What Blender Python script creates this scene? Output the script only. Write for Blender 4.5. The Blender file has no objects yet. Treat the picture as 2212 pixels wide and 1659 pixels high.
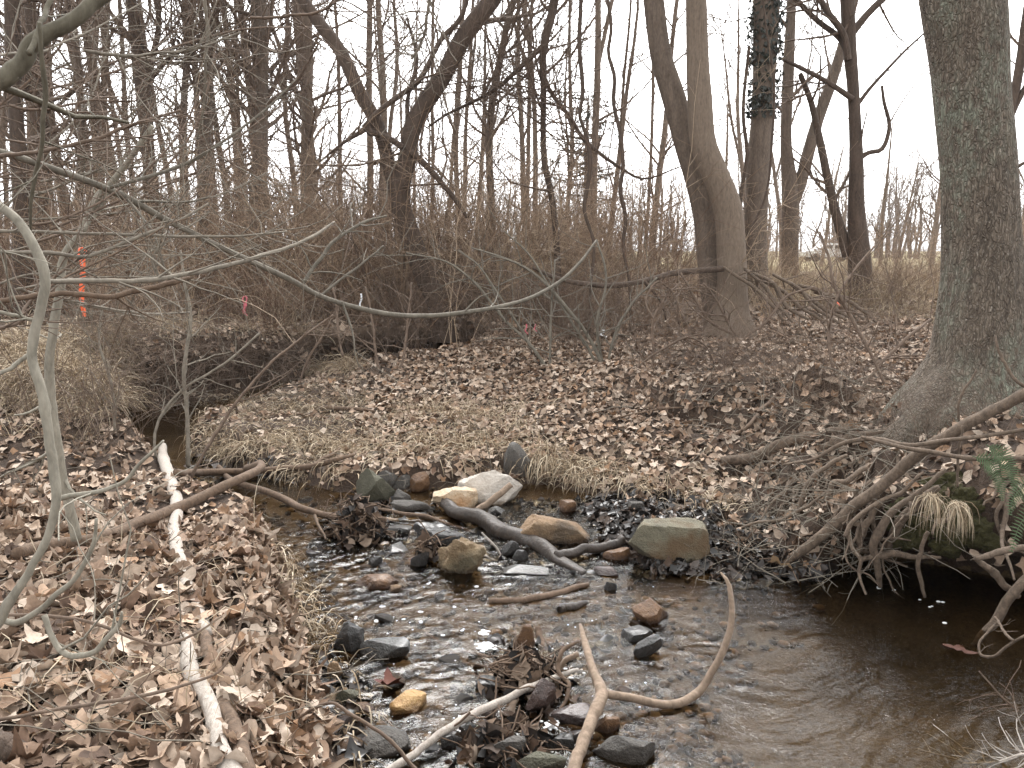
import bpy, math, random
import numpy as np
from mathutils import Vector, Matrix

random.seed(7)
rng = np.random.default_rng(7)
sc = bpy.context.scene
C = sc.collection

# ------------------------------------------------------------------ camera
PITCH = math.radians(9.5)
CAM = np.array([0.0, 0.0, 1.5])
FOC = 1722.0                      # focal length in units of a 2212 x 1659 picture
PW, PH = 2212.0, 1659.0
cam_d = bpy.data.cameras.new('camera')
cam_d.sensor_width = 36.0
cam_d.lens = 36.0 * FOC / PW
cam_d.clip_start = 0.05
cam_d.clip_end = 2000
cam = bpy.data.objects.new('camera', cam_d)
C.objects.link(cam)
cam.location = CAM
cam.rotation_euler = (math.pi / 2 - PITCH, 0, 0)
sc.camera = cam

# ------------------------------------------------------------------ light
SUN_EL, SUN_AZ = 50.0, 0.0
world = bpy.data.worlds.new('World')
sc.world = world
world.use_nodes = True
wn = world.node_tree
wn.nodes.clear()
sky_n = wn.nodes.new('ShaderNodeTexSky')
sky_n.sky_type = 'NISHITA'
sky_n.sun_disc = False
sky_n.sun_elevation = math.radians(SUN_EL)
sky_n.sun_rotation = math.radians(SUN_AZ)
sky_n.air_density = 1.0
sky_n.dust_density = 2.5
hs = wn.nodes.new('ShaderNodeHueSaturation')      # an overcast sky: nearly no blue left
hs.inputs['Saturation'].default_value = 0.0
bg = wn.nodes.new('ShaderNodeBackground')
bg.inputs['Strength'].default_value = 0.15
wo = wn.nodes.new('ShaderNodeOutputWorld')
wn.links.new(sky_n.outputs[0], hs.inputs['Color'])
wn.links.new(hs.outputs[0], bg.inputs[0])
wn.links.new(bg.outputs[0], wo.inputs[0])
sun_d = bpy.data.lights.new('sun', 'SUN')
sun_d.energy = 0.6
sun_d.angle = math.radians(25)
sun_d.color = (1.0, 0.97, 0.93)
sun = bpy.data.objects.new('sun', sun_d)
C.objects.link(sun)
sun.rotation_euler = (math.radians(90 - SUN_EL), 0, math.radians(180 - SUN_AZ))
sun.location = (0, 0, 20)
sc.view_settings.view_transform = 'Standard'
sc.view_settings.look = 'None'
sc.view_settings.gamma = 1.0
sc.view_settings.use_curve_mapping = False
sc.view_settings.exposure = 2.05
sc.cycles.max_bounces = 6
sc.cycles.transparent_max_bounces = 12
sc.cycles.caustics_reflective = False

# ------------------------------------------------------------------ helpers
def ray(px, py):
    dx = (px - PW / 2) / FOC
    dz = -(py - PH / 2) / FOC
    c, s = math.cos(PITCH), math.sin(PITCH)
    return np.array([dx, c + dz * s, -s + dz * c])

def on_z(px, py, z=0.0):
    d = ray(px, py)
    return CAM + d * ((z - CAM[2]) / d[2])

def on_y(px, py, Y):
    d = ray(px, py)
    return CAM + d * (Y / d[1])

def width_at(p, wpx):
    """metres across of wpx picture units at the depth of point p"""
    c, s = math.cos(PITCH), math.sin(PITCH)
    return wpx / FOC * ((p[1] - CAM[1]) * c - (p[2] - CAM[2]) * s)

def _h(ix, iy, iz, seed):
    with np.errstate(over='ignore'):
        n = (ix.astype(np.int64) * 374761393 + iy.astype(np.int64) * 668265263 + iz.astype(np.int64) * 2147483647 + seed * 1274126177) & 0x7fffffff
        n = ((n ^ (n >> 13)) * 1274126177) & 0x7fffffff
        n = (n ^ (n >> 16)) & 0xffffff
    return n / float(0xffffff)

def vn(x, y, z=None, seed=0):
    """value noise in -1..1"""
    x = np.asarray(x, float); y = np.asarray(y, float)
    z = np.zeros_like(x) if z is None else np.asarray(z, float)
    ix, iy, iz = np.floor(x), np.floor(y), np.floor(z)
    fx, fy, fz = x - ix, y - iy, z - iz
    fx, fy, fz = (f * f * (3 - 2 * f) for f in (fx, fy, fz))
    r = 0
    for a in (0, 1):
        for b in (0, 1):
            for c in (0, 1):
                w = (fx if a else 1 - fx) * (fy if b else 1 - fy) * (fz if c else 1 - fz)
                r = r + w * _h(ix + a, iy + b, iz + c, seed)
    return r * 2 - 1

def fbm(x, y, z=None, seed=0, o=3):
    r, a = 0, 1.0
    for i in range(o):
        r = r + a * vn(np.asarray(x) * 2 ** i, np.asarray(y) * 2 ** i, None if z is None else np.asarray(z) * 2 ** i, seed + i * 17)
        a *= 0.5
    return r

def mesh_np(name, V, quads=None, tris=None, mats=(), smooth=True, midx=None, attr=None):
    me = bpy.data.meshes.new(name)
    V = np.asarray(V, np.float32).reshape(-1, 3)
    q = np.zeros((0, 4), np.int32) if quads is None else np.asarray(quads, np.int32).reshape(-1, 4)
    t = np.zeros((0, 3), np.int32) if tris is None else np.asarray(tris, np.int32).reshape(-1, 3)
    me.vertices.add(len(V))
    me.vertices.foreach_set('co', V.ravel())
    me.loops.add(q.size + t.size)
    me.loops.foreach_set('vertex_index', np.concatenate([q.ravel(), t.ravel()]))
    nf = len(q) + len(t)
    me.polygons.add(nf)
    start = np.concatenate([np.arange(len(q)) * 4, q.size + np.arange(len(t)) * 3]).astype(np.int32)
    me.polygons.foreach_set('loop_start', start)
    if midx is not None:
        me.polygons.foreach_set('material_index', np.asarray(midx, np.int32))
    me.polygons.foreach_set('use_smooth', np.full(nf, bool(smooth)))
    for m in mats:
        me.materials.append(m)
    if attr is not None:
        for k, a in attr.items():
            a = np.asarray(a, np.float32)
            if a.ndim == 1:
                at = me.attributes.new(k, 'FLOAT', 'POINT'); at.data.foreach_set('value', a)
            else:
                at = me.attributes.new(k, 'FLOAT_COLOR', 'POINT'); at.data.foreach_set('color', a.ravel())
    me.update(calc_edges=True)
    me.validate()
    return me

def put(name, me, label=None, cat=None, group=None, kind=None, parent=None, loc=None):
    o = bpy.data.objects.new(name, me)
    C.objects.link(o)
    if label: o['label'] = label
    if cat: o['category'] = cat
    if group: o['group'] = group
    if kind: o['kind'] = kind
    if parent is not None: o.parent = parent
    if loc is not None: o.location = loc
    return o

def empty(name, loc, label, cat, group=None):
    o = put(name, None, label, cat, group, loc=tuple(loc))
    o.empty_display_size = 0.1
    return o

class Soup:
    """collects vertices and faces for ONE mesh"""
    def __init__(s): s.V = []; s.Q = []; s.T = []; s.col = []; s.n = 0
    def add(s, V, Q=None, T=None, col=None):
        V = np.asarray(V, float).reshape(-1, 3)
        if Q is not None and len(Q): s.Q.append(np.asarray(Q) + s.n)
        if T is not None and len(T): s.T.append(np.asarray(T) + s.n)
        s.V.append(V); s.n += len(V)
        if col is not None: s.col.append(col)
    def tubes(s, P, R, sides=3):
        P = np.asarray(P, float); R = np.asarray(R, float)
        if P.ndim == 2: P = P[None]; R = R[None]
        n, k, _ = P.shape
        if n == 0: return
        T = np.gradient(P, axis=1)
        T /= np.linalg.norm(T, axis=2, keepdims=True) + 1e-9
        m = np.abs(P[:, -1] - P[:, 0]); m = m / (np.linalg.norm(m, axis=1, keepdims=True) + 1e-9)
        ref = np.eye(3)[np.argmin(m, axis=1)][:, None, :]
        U = np.cross(T, np.broadcast_to(ref, T.shape)); U /= np.linalg.norm(U, axis=2, keepdims=True) + 1e-9
        W = np.cross(T, U)
        a = np.arange(sides) * 2 * math.pi / sides
        V = P[:, :, None, :] + R[:, :, None, None] * (np.cos(a)[None, None, :, None] * U[:, :, None, :] + np.sin(a)[None, None, :, None] * W[:, :, None, :])
        i = np.arange(k - 1)[:, None] * sides; j = np.arange(sides)[None, :]; j2 = (j + 1) % sides
        q = np.stack([i + j, i + j2, i + sides + j2, i + sides + j], -1).reshape(-1, 4)
        Q = (q[None] + (np.arange(n) * k * sides)[:, None, None]).reshape(-1, 4)
        s.add(V, Q)
    def mesh(s, name, mats, smooth=True):
        V = np.concatenate(s.V)
        return mesh_np(name, V, np.concatenate(s.Q) if s.Q else None, np.concatenate(s.T) if s.T else None, mats, smooth,
                       attr={'tint': np.concatenate(s.col)} if s.col else None)

def resample(P, n, R=None):
    """smooth curve through the points by arc length, n samples"""
    P = np.asarray(P, float)
    Q = P if R is None else np.concatenate([P, np.asarray(R, float)[:, None]], 1)
    t = np.concatenate([[0], np.cumsum(np.linalg.norm(np.diff(P, axis=0), axis=1) + 1e-6)])
    dl = np.diff(Q, axis=0) / np.diff(t)[:, None]
    m = np.empty_like(Q); m[0] = dl[0]; m[-1] = dl[-1]
    if len(Q) > 2:
        h = np.diff(t); m[1:-1] = (dl[:-1] * h[1:, None] + dl[1:] * h[:-1, None]) / (h[1:] + h[:-1])[:, None]
    u = np.linspace(0, t[-1], n); i = np.clip(np.searchsorted(t, u, side='right') - 1, 0, len(t) - 2)
    h = (t[i + 1] - t[i])[:, None]; s = (u - t[i])[:, None] / h
    o = (2 * s ** 3 - 3 * s ** 2 + 1) * Q[i] + (s ** 3 - 2 * s ** 2 + s) * h * m[i] + (-2 * s ** 3 + 3 * s ** 2) * Q[i + 1] + (s ** 3 - s ** 2) * h * m[i + 1]
    return (o[:, :3], np.maximum(o[:, 3], 1e-4)) if R is not None else o

# ------------------------------------------------------------------ materials
def new_mat(name):
    m = bpy.data.materials.new(name); m.use_nodes = True
    nt = m.node_tree
    return m, nt, nt.nodes['Principled BSDF']

def ramp(nt, stops, inp):
    r = nt.nodes.new('ShaderNodeValToRGB')
    el = r.color_ramp.elements
    while len(el) < len(stops): el.new(0.5)
    for e, (p, c) in zip(el, stops):
        e.position = p; e.color = (*c, 1)
    nt.links.new(inp, r.inputs[0])
    return r.outputs[0]

def coords(nt, scale=(1, 1, 1), kind='Object'):
    tc = nt.nodes.new('ShaderNodeTexCoord'); mp = nt.nodes.new('ShaderNodeMapping')
    mp.inputs['Scale'].default_value = scale
    nt.links.new(tc.outputs[kind], mp.inputs[0])
    return mp.outputs[0]

def noise(nt, vec, scale, detail=4, rough=0.6, dist=0.0):
    n = nt.nodes.new('ShaderNodeTexNoise')
    n.inputs['Scale'].default_value = scale; n.inputs['Detail'].default_value = detail
    n.inputs['Roughness'].default_value = rough; n.inputs['Distortion'].default_value = dist
    if vec is not None: nt.links.new(vec, n.inputs['Vector'])
    return n.outputs['Fac']

def mixc(nt, fac, a, b, mode='MIX'):
    m = nt.nodes.new('ShaderNodeMix'); m.data_type = 'RGBA'; m.blend_type = mode
    for v, i in ((fac, 0), (a, 6), (b, 7)):
        if isinstance(v, (int, float)): m.inputs[i].default_value = v
        elif isinstance(v, tuple): m.inputs[i].default_value = (*v, 1)
        else: nt.links.new(v, m.inputs[i])
    return m.outputs[2]

def bump(nt, h, strength, dist, bsdf):
    b = nt.nodes.new('ShaderNodeBump')
    b.inputs['Strength'].default_value = strength; b.inputs['Distance'].default_value = dist
    nt.links.new(h, b.inputs['Height']); nt.links.new(b.outputs[0], bsdf.inputs['Normal'])

def bark(name, dark, light, scale=(14, 14, 3), rough=0.9, lichen=None, fine=8, bd=0.01, flaky=False):
    dark = (dark[0], dark[1] * .985, dark[2] * .94); light = (light[0], light[1] * .985, light[2] * .94)
    m, nt, b = new_mat(name)
    v = coords(nt, scale)
    n1 = noise(nt, v, 1.0, 6, 0.7, 0.6)
    n2 = noise(nt, coords(nt, (fine * 8, fine * 8, fine * 3)), 1.0, 3, 0.6)
    c = ramp(nt, [(0.3, dark), (0.68, light)], n1)
    c = mixc(nt, 0.45, c, ramp(nt, [(0.3, dark), (0.75, light)], n2))
    if lichen:
        n3 = noise(nt, coords(nt, (1.6, 1.6, 0.9)), 1.5, 5, 0.65)
        n4 = noise(nt, coords(nt, (30, 30, 16)), 1.0, 3, 0.7)
        mm = nt.nodes.new('ShaderNodeMath'); mm.operation = 'MULTIPLY'
        nt.links.new(ramp(nt, [(0.44, (0, 0, 0)), (0.62, (1, 1, 1))], n3), mm.inputs[0])
        nt.links.new(ramp(nt, [(0.4, (0, 0, 0)), (0.6, (1, 1, 1))], n4), mm.inputs[1])
        c = mixc(nt, mm.outputs[0], c, lichen)
    ad = nt.nodes.new('ShaderNodeMath'); ad.operation = 'ADD'
    nt.links.new(n1, ad.inputs[0]); nt.links.new(n2, ad.inputs[1])
    hh = ad.outputs[0]
    if flaky:                                          # plates of bark with dark cracks between, pale flecks on top
        vo = nt.nodes.new('ShaderNodeTexVoronoi'); vo.feature = 'DISTANCE_TO_EDGE'; vo.inputs['Scale'].default_value = 1
        mpx = nt.nodes.new('ShaderNodeVectorMath'); mpx.operation = 'ADD'
        nz = nt.nodes.new('ShaderNodeTexNoise'); nz.inputs['Scale'].default_value = 14; nt.links.new(coords(nt), nz.inputs['Vector'])
        sc3 = nt.nodes.new('ShaderNodeVectorMath'); sc3.operation = 'SCALE'; sc3.inputs['Scale'].default_value = 3.5; nt.links.new(nz.outputs['Color'], sc3.inputs[0])
        nt.links.new(coords(nt, (75, 75, 15)), mpx.inputs[0]); nt.links.new(sc3.outputs[0], mpx.inputs[1]); nt.links.new(mpx.outputs[0], vo.inputs['Vector'])
        cr = ramp(nt, [(0.0, (0.42, 0.39, 0.36)), (0.22, (1, 1, 1))], vo.outputs['Distance'])
        c = mixc(nt, .6, c, cr, 'MULTIPLY')
        fl = noise(nt, coords(nt, (70, 70, 34)), 1.0, 3, .75)
        c = mixc(nt, ramp(nt, [(.58, (0, 0, 0)), (.68, (.7, .7, .7))], fl), c, (.42, .37, .31))
        a2 = nt.nodes.new('ShaderNodeMath'); a2.operation = 'ADD'; nt.links.new(hh, a2.inputs[0]); nt.links.new(cr, a2.inputs[1]); hh = a2.outputs[0]
    nt.links.new(c, b.inputs['Base Color'])
    b.inputs['Roughness'].default_value = rough
    bump(nt, hh, 0.8, bd, b)
    return m

def stone(name, a, b_, c_, wet=0.0, scale=9, rough=0.75, stain=None):
    m, nt, b = new_mat(name)
    n1 = noise(nt, coords(nt), scale, 8, 0.65, 0.8)
    n2 = noise(nt, coords(nt, (1, 1, 5)), scale * 0.7, 5, 0.6, 1.5)
    n3 = noise(nt, coords(nt), scale * 14, 3, 0.7)
    c = ramp(nt, [(0.28, a), (0.5, b_), (0.72, c_)], n1)
    c = mixc(nt, 0.35, c, ramp(nt, [(0.35, a), (0.65, c_)], n2))
    c = mixc(nt, 0.35, c, ramp(nt, [(0.3, a), (0.7, c_)], n3))
    if stain:
        n4 = noise(nt, coords(nt), scale * 0.45, 4, 0.6)
        c = mixc(nt, ramp(nt, [(0.48, (0, 0, 0)), (0.62, (0.85, 0.85, 0.85))], n4), c, stain)
    ge = nt.nodes.new('ShaderNodeNewGeometry'); sp = nt.nodes.new('ShaderNodeSeparateXYZ'); nt.links.new(ge.outputs['Position'], sp.inputs[0])
    ad0 = nt.nodes.new('ShaderNodeMath'); ad0.operation = 'MULTIPLY_ADD'; ad0.inputs[1].default_value = .05; nt.links.new(n1, ad0.inputs[0]); nt.links.new(sp.outputs[2], ad0.inputs[2])
    wl = nt.nodes.new('ShaderNodeMapRange'); wl.inputs[1].default_value = .062; wl.inputs[2].default_value = .04; nt.links.new(ad0.outputs[0], wl.inputs[0])
    c = mixc(nt, wl.outputs[0], c, mixc(nt, 1.0, c, (.38, .33, .28), 'MULTIPLY'))         # silt-stained and soaked near the waterline
    nt.links.new(c, b.inputs['Base Color'])
    r = ramp(nt, [(0.35, (rough - 0.12,) * 3), (0.7, (min(1, rough + 0.12),) * 3)], n2)
    nt.links.new(r, b.inputs['Roughness'])
    if wet: b.inputs['Coat Weight'].default_value = wet; b.inputs['Coat Roughness'].default_value = 0.12; b.inputs['Coat IOR'].default_value = 1.33
    ad = nt.nodes.new('ShaderNodeMath'); ad.operation = 'ADD'
    nt.links.new(n1, ad.inputs[0]); nt.links.new(n3, ad.inputs[1])
    bump(nt, ad.outputs[0], 1.0, 0.012, b)
    return m

def tinted(name, rough, spec=0.3, vein=True, trans=0.0):
    """colour of every leaf or blade comes from its own tint"""
    m, nt, b = new_mat(name)
    at = nt.nodes.new('ShaderNodeAttribute'); at.attribute_name = 'tint'
    n = noise(nt, coords(nt), 70, 3, 0.6)
    c = mixc(nt, 0.55, at.outputs['Color'], ramp(nt, [(0.3, (0.42, 0.40, 0.38)), (0.7, (1.0, 1.0, 1.0))], n), 'MULTIPLY')
    nt.links.new(c, b.inputs['Base Color'])
    b.inputs['Roughness'].default_value = rough
    b.inputs['Specular IOR Level'].default_value = spec
    return m

def soil(name, a, b_, c_, scale, rough=0.95, bd=0.02):
    m, nt, b = new_mat(name)
    n1 = noise(nt, coords(nt), scale, 6, 0.7, 0.4)
    n2 = noise(nt, coords(nt), scale * 9, 4, 0.7)
    c = ramp(nt, [(0.3, a), (0.52, b_), (0.72, c_)], n1)
    c = mixc(nt, 0.5, c, ramp(nt, [(0.3, a), (0.7, c_)], n2))
    nt.links.new(c, b.inputs['Base Color'])
    b.inputs['Roughness'].default_value = rough
    ad = nt.nodes.new('ShaderNodeMath'); ad.operation = 'ADD'
    nt.links.new(n1, ad.inputs[0]); nt.links.new(n2, ad.inputs[1])
    bump(nt, ad.outputs[0], 0.9, bd, b)
    return m

M = {}
M['soil'] = soil('forest_soil', (0.018, 0.011, 0.007), (0.05, 0.03, 0.019), (0.11, 0.072, 0.048), 9)
def bed_mat():
    """silt and sand, with the dimness of the deep pool painted into the colour"""
    m, nt, bs = new_mat('stream_silt')
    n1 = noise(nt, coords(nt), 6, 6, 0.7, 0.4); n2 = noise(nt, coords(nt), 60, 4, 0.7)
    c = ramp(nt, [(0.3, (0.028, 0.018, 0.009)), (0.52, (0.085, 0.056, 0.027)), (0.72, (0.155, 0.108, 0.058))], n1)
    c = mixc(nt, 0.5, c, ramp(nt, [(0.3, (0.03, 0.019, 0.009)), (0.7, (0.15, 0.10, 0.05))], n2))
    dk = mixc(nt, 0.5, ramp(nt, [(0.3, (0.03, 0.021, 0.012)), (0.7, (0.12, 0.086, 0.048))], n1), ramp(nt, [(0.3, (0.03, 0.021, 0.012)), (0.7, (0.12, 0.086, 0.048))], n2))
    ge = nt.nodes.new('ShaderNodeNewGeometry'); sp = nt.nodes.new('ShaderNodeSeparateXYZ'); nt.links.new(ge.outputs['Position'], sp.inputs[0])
    mr = nt.nodes.new('ShaderNodeMapRange'); mr.inputs[1].default_value = -.07; mr.inputs[2].default_value = -.16; nt.links.new(sp.outputs[2], mr.inputs[0])  # depth and undercut shade painted into the bed colour, by height
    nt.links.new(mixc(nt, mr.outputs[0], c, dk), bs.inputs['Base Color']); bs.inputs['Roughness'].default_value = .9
    bump(nt, n2, .8, .01, bs)
    return m
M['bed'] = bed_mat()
M['field'] = soil('field_grass', (0.16, 0.125, 0.05), (0.22, 0.175, 0.075), (0.28, 0.23, 0.10), 0.4)
M['brush_soil'] = soil('thicket_soil', (0.06, 0.042, 0.03), (0.12, 0.085, 0.06), (0.20, 0.145, 0.105), 3)
M['leaf'] = tinted('dry_leaf', 0.75)
M['wetleaf'] = tinted('wet_leaf', 0.34, 0.5)
M['grass'] = tinted('dry_grass', 0.8)
M['bark_grey'] = bark('grey_bark', (0.06, 0.045, 0.035), (0.21, 0.165, 0.135))
M['bark_big'] = bark('lichen_bark', (0.06, 0.046, 0.036), (0.29, 0.24, 0.195), (26, 26, 6), lichen=(0.26, 0.275, 0.215), bd=0.03, flaky=True)
M['bark_twin'] = bark('smooth_brown_bark', (0.095, 0.072, 0.055), (0.235, 0.185, 0.147), (40, 40, 5), bd=0.006)
M['bark_dark'] = bark('dark_bark', (0.032, 0.022, 0.017), (0.125, 0.09, 0.07))
M['bark_far'] = bark('far_bark', (0.085, 0.063, 0.048), (0.24, 0.185, 0.148), (8, 8, 2), bd=0.004)
M['twig'] = bark('brown_twig', (0.065, 0.045, 0.034), (0.20, 0.145, 0.112), (20, 20, 20), bd=0.001)
M['twig_grey'] = bark('grey_twig', (0.09, 0.077, 0.063), (0.27, 0.24, 0.20), (20, 20, 20), bd=0.001)
M['cane'] = bark('thicket_cane', (0.13, 0.086, 0.057), (0.42, 0.305, 0.22), (6, 6, 6), bd=0.001)
M['cane_light'] = bark('pale_cane', (0.24, 0.175, 0.12), (0.60, 0.48, 0.37), (6, 6, 6), bd=0.001)
M['cane_dark'] = bark('dark_cane', (0.055, 0.03, 0.02), (0.20, 0.115, 0.075), (6, 6, 6), bd=0.001)
M['sapling'] = bark('sapling_bark', (0.12, 0.11, 0.09), (0.36, 0.335, 0.285), (30, 30, 12), bd=0.002)
M['wood_white'] = bark('bleached_wood', (0.26, 0.22, 0.19), (0.53, 0.49, 0.46), (130, 14, 130), bd=0.006)
M['wood_brown'] = bark('driftwood', (0.055, 0.036, 0.025), (0.19, 0.13, 0.092), (40, 40, 40), bd=0.004)
M['bough'] = bark('grey_bough', (0.07, 0.062, 0.05), (0.21, 0.19, 0.16), (30, 30, 12), bd=0.002)
M['limb_olive'] = bark('olive_limb', (0.05, 0.043, 0.03), (0.16, 0.145, 0.11), (24, 24, 10), bd=0.004)
M['wood_tan'] = bark('tan_driftwood', (0.12, 0.085, 0.062), (0.34, 0.26, 0.20), (40, 40, 40), bd=0.003)
M['wood_wet'] = bark('wet_log', (0.012, 0.009, 0.007), (0.055, 0.038, 0.028), (30, 30, 30), rough=0.45, bd=0.006)
M['root'] = bark('root_bark', (0.04, 0.028, 0.02), (0.20, 0.15, 0.115), (45, 45, 45), bd=0.006)
M['moss'] = soil('moss', (0.018, 0.015, 0.005), (0.05, 0.045, 0.013), (0.095, 0.088, 0.026), 60, 1.0, 0.01)
M['r_grey'] = stone('grey_stone', (0.04, 0.037, 0.034), (0.09, 0.082, 0.074), (0.17, 0.155, 0.138))
M['r_dark'] = stone('dark_wet_slate', (0.008, 0.008, 0.008), (0.026, 0.024, 0.023), (0.06, 0.055, 0.052), 0.6, 7, 0.5)
M['r_slate'] = stone('wet_slate', (0.035, 0.035, 0.035), (0.075, 0.075, 0.073), (0.13, 0.128, 0.122), 0.5, 5, 0.5)
M['r_green'] = stone('olive_stone', (0.065, 0.06, 0.038), (0.15, 0.137, 0.09), (0.28, 0.25, 0.18), stain=(0.10, 0.055, 0.022))
M['r_olive'] = stone('mossy_slab', (0.05, 0.048, 0.032), (0.095, 0.092, 0.06), (0.16, 0.152, 0.11))
M['r_tan'] = stone('tan_boulder', (0.10, 0.052, 0.022), (0.24, 0.145, 0.075), (0.42, 0.30, 0.18), 0.0, 8, 0.7, (0.07, 0.05, 0.032))
M['r_rust'] = stone('rusty_stone', (0.045, 0.02, 0.009), (0.14, 0.065, 0.026), (0.26, 0.145, 0.065), 0.35, 8, 0.6)
M['r_orange'] = stone('orange_stone', (0.22, 0.10, 0.025), (0.42, 0.24, 0.075), (0.58, 0.40, 0.18), 0.3, 6, 0.5)
M['r_white'] = stone('white_quartz', (0.33, 0.27, 0.215), (0.60, 0.54, 0.47), (0.80, 0.76, 0.70), 0, 6, 0.6)
M['r_cream'] = stone('cream_quartz', (0.36, 0.21, 0.09), (0.58, 0.44, 0.28), (0.76, 0.69, 0.58), 0, 6, 0.55, (0.34, 0.17, 0.06))
M['r_red'] = stone('red_brown_stone', (0.02, 0.012, 0.010), (0.055, 0.03, 0.025), (0.11, 0.065, 0.052), 0.5, 7, 0.5)
M['r_craggy'] = stone('craggy_stone', (0.09, 0.05, 0.025), (0.25, 0.17, 0.09), (0.45, 0.35, 0.22), 0, 9, 0.7, (0.09, 0.08, 0.05))

def flat(name, col, rough=0.6, emit=None):
    m, nt, b = new_mat(name)
    n = noise(nt, coords(nt), 25, 3)
    nt.links.new(mixc(nt, 0.5, col, ramp(nt, [(0.3, tuple(c * 0.7 for c in col)), (0.7, col)], n)), b.inputs['Base Color'])
    b.inputs['Roughness'].default_value = rough
    return m
M['tape_orange'] = flat('orange_tape', (0.9, 0.16, 0.06), 0.45)
M['tape_pink'] = flat('pink_tape', (0.9, 0.2, 0.27), 0.45)
M['tape_white'] = flat('white_tape', (0.8, 0.82, 0.85), 0.5)
M['foam'] = flat('foam', (0.8, 0.8, 0.8), 0.4)
M['fern'] = flat('fern_green', (0.05, 0.085, 0.028), 0.6)
M['ivy'] = flat('ivy_green', (0.014, 0.017, 0.009), 0.4)
M['pine'] = flat('pine_needles', (0.03, 0.042, 0.022), 0.7)
M['car'] = flat('white_paint', (0.8, 0.8, 0.8), 0.25)
M['glass'] = flat('dark_glass', (0.02, 0.022, 0.025), 0.1)
M['rubber'] = flat('tyre_rubber', (0.02, 0.02, 0.02), 0.8)

# water: clear, lightly tea-coloured, reflecting by Fresnel
def water_mat():
    m = bpy.data.materials.new('stream_water'); m.use_nodes = True
    nt = m.node_tree; nt.nodes.clear()
    out = nt.nodes.new('ShaderNodeOutputMaterial'); mx = nt.nodes.new('ShaderNodeMixShader')
    tr = nt.nodes.new('ShaderNodeBsdfTransparent'); tr.inputs[0].default_value = (0.76, 0.67, 0.52, 1)
    gl = nt.nodes.new('ShaderNodeBsdfGlossy'); gl.inputs['Roughness'].default_value = 0.01
    fr = nt.nodes.new('ShaderNodeFresnel'); fr.inputs['IOR'].default_value = 1.34
    n = noise(nt, coords(nt, (1, 1.8, 1)), 55, 2, 0.5, 0.8)
    b = nt.nodes.new('ShaderNodeBump'); b.inputs['Strength'].default_value = 0.5; b.inputs['Distance'].default_value = 0.004
    nt.links.new(n, b.inputs['Height'])
    nt.links.new(b.outputs[0], gl.inputs['Normal']); nt.links.new(b.outputs[0], fr.inputs['Normal'])
    nt.links.new(fr.outputs[0], mx.inputs[0]); nt.links.new(tr.outputs[0], mx.inputs[1]); nt.links.new(gl.outputs[0], mx.inputs[2])
    nt.links.new(mx.outputs[0], out.inputs[0])
    return m
M['water'] = water_mat()

# ------------------------------------------------------------------ terrain
shore = [(760, 1900), (745, 1659), (705, 1500), (655, 1340), (622, 1240), (600, 1170), (550, 1130), (485, 1110), (425, 1060), (370, 1010),
         (300, 965), (225, 955), (180, 925), (205, 897), (300, 892), (420, 880), (520, 855), (600, 831), (680, 812), (850, 800), (1000, 788),
         (1060, 792), (1000, 813), (850, 828), (650, 863), (560, 884), (490, 908), (430, 932), (405, 960), (440, 995), (520, 1018), (640, 1040),
         (730, 1062), (850, 1068), (920, 1060), (1000, 1055), (1100, 1048), (1190, 1052), (1260, 1068), (1330, 1085), (1290, 1105), (1330, 1150), (1355, 1200),
         (1420, 1232), (1530, 1240), (1700, 1246), (1900, 1266), (2050, 1288), (2130, 1310), (2300, 1330), (2700, 1380), (3000, 1900)]
SH = np.array([on_z(x, y)[:2] for x, y in shore])

def shore_sd(x, y):
    """signed distance to the waterline, positive in the water"""
    A = SH; B = np.roll(SH, -1, 0)
    d = np.full(x.shape, 1e9); ins = np.zeros(x.shape, bool)
    for (ax, ay), (bx, by) in zip(A, B):
        ex, ey = bx - ax, by - ay
        t = np.clip(((x - ax) * ex + (y - ay) * ey) / (ex * ex + ey * ey + 1e-12), 0, 1)
        d = np.minimum(d, (x - ax - t * ex) ** 2 + (y - ay - t * ey) ** 2)
        c = ((ay > y) != (by > y)) & (x < (bx - ax) * (y - ay) / (by - ay + 1e-12) + ax)
        ins ^= c
    d = np.sqrt(d)
    return np.where(ins, d, -d)

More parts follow.
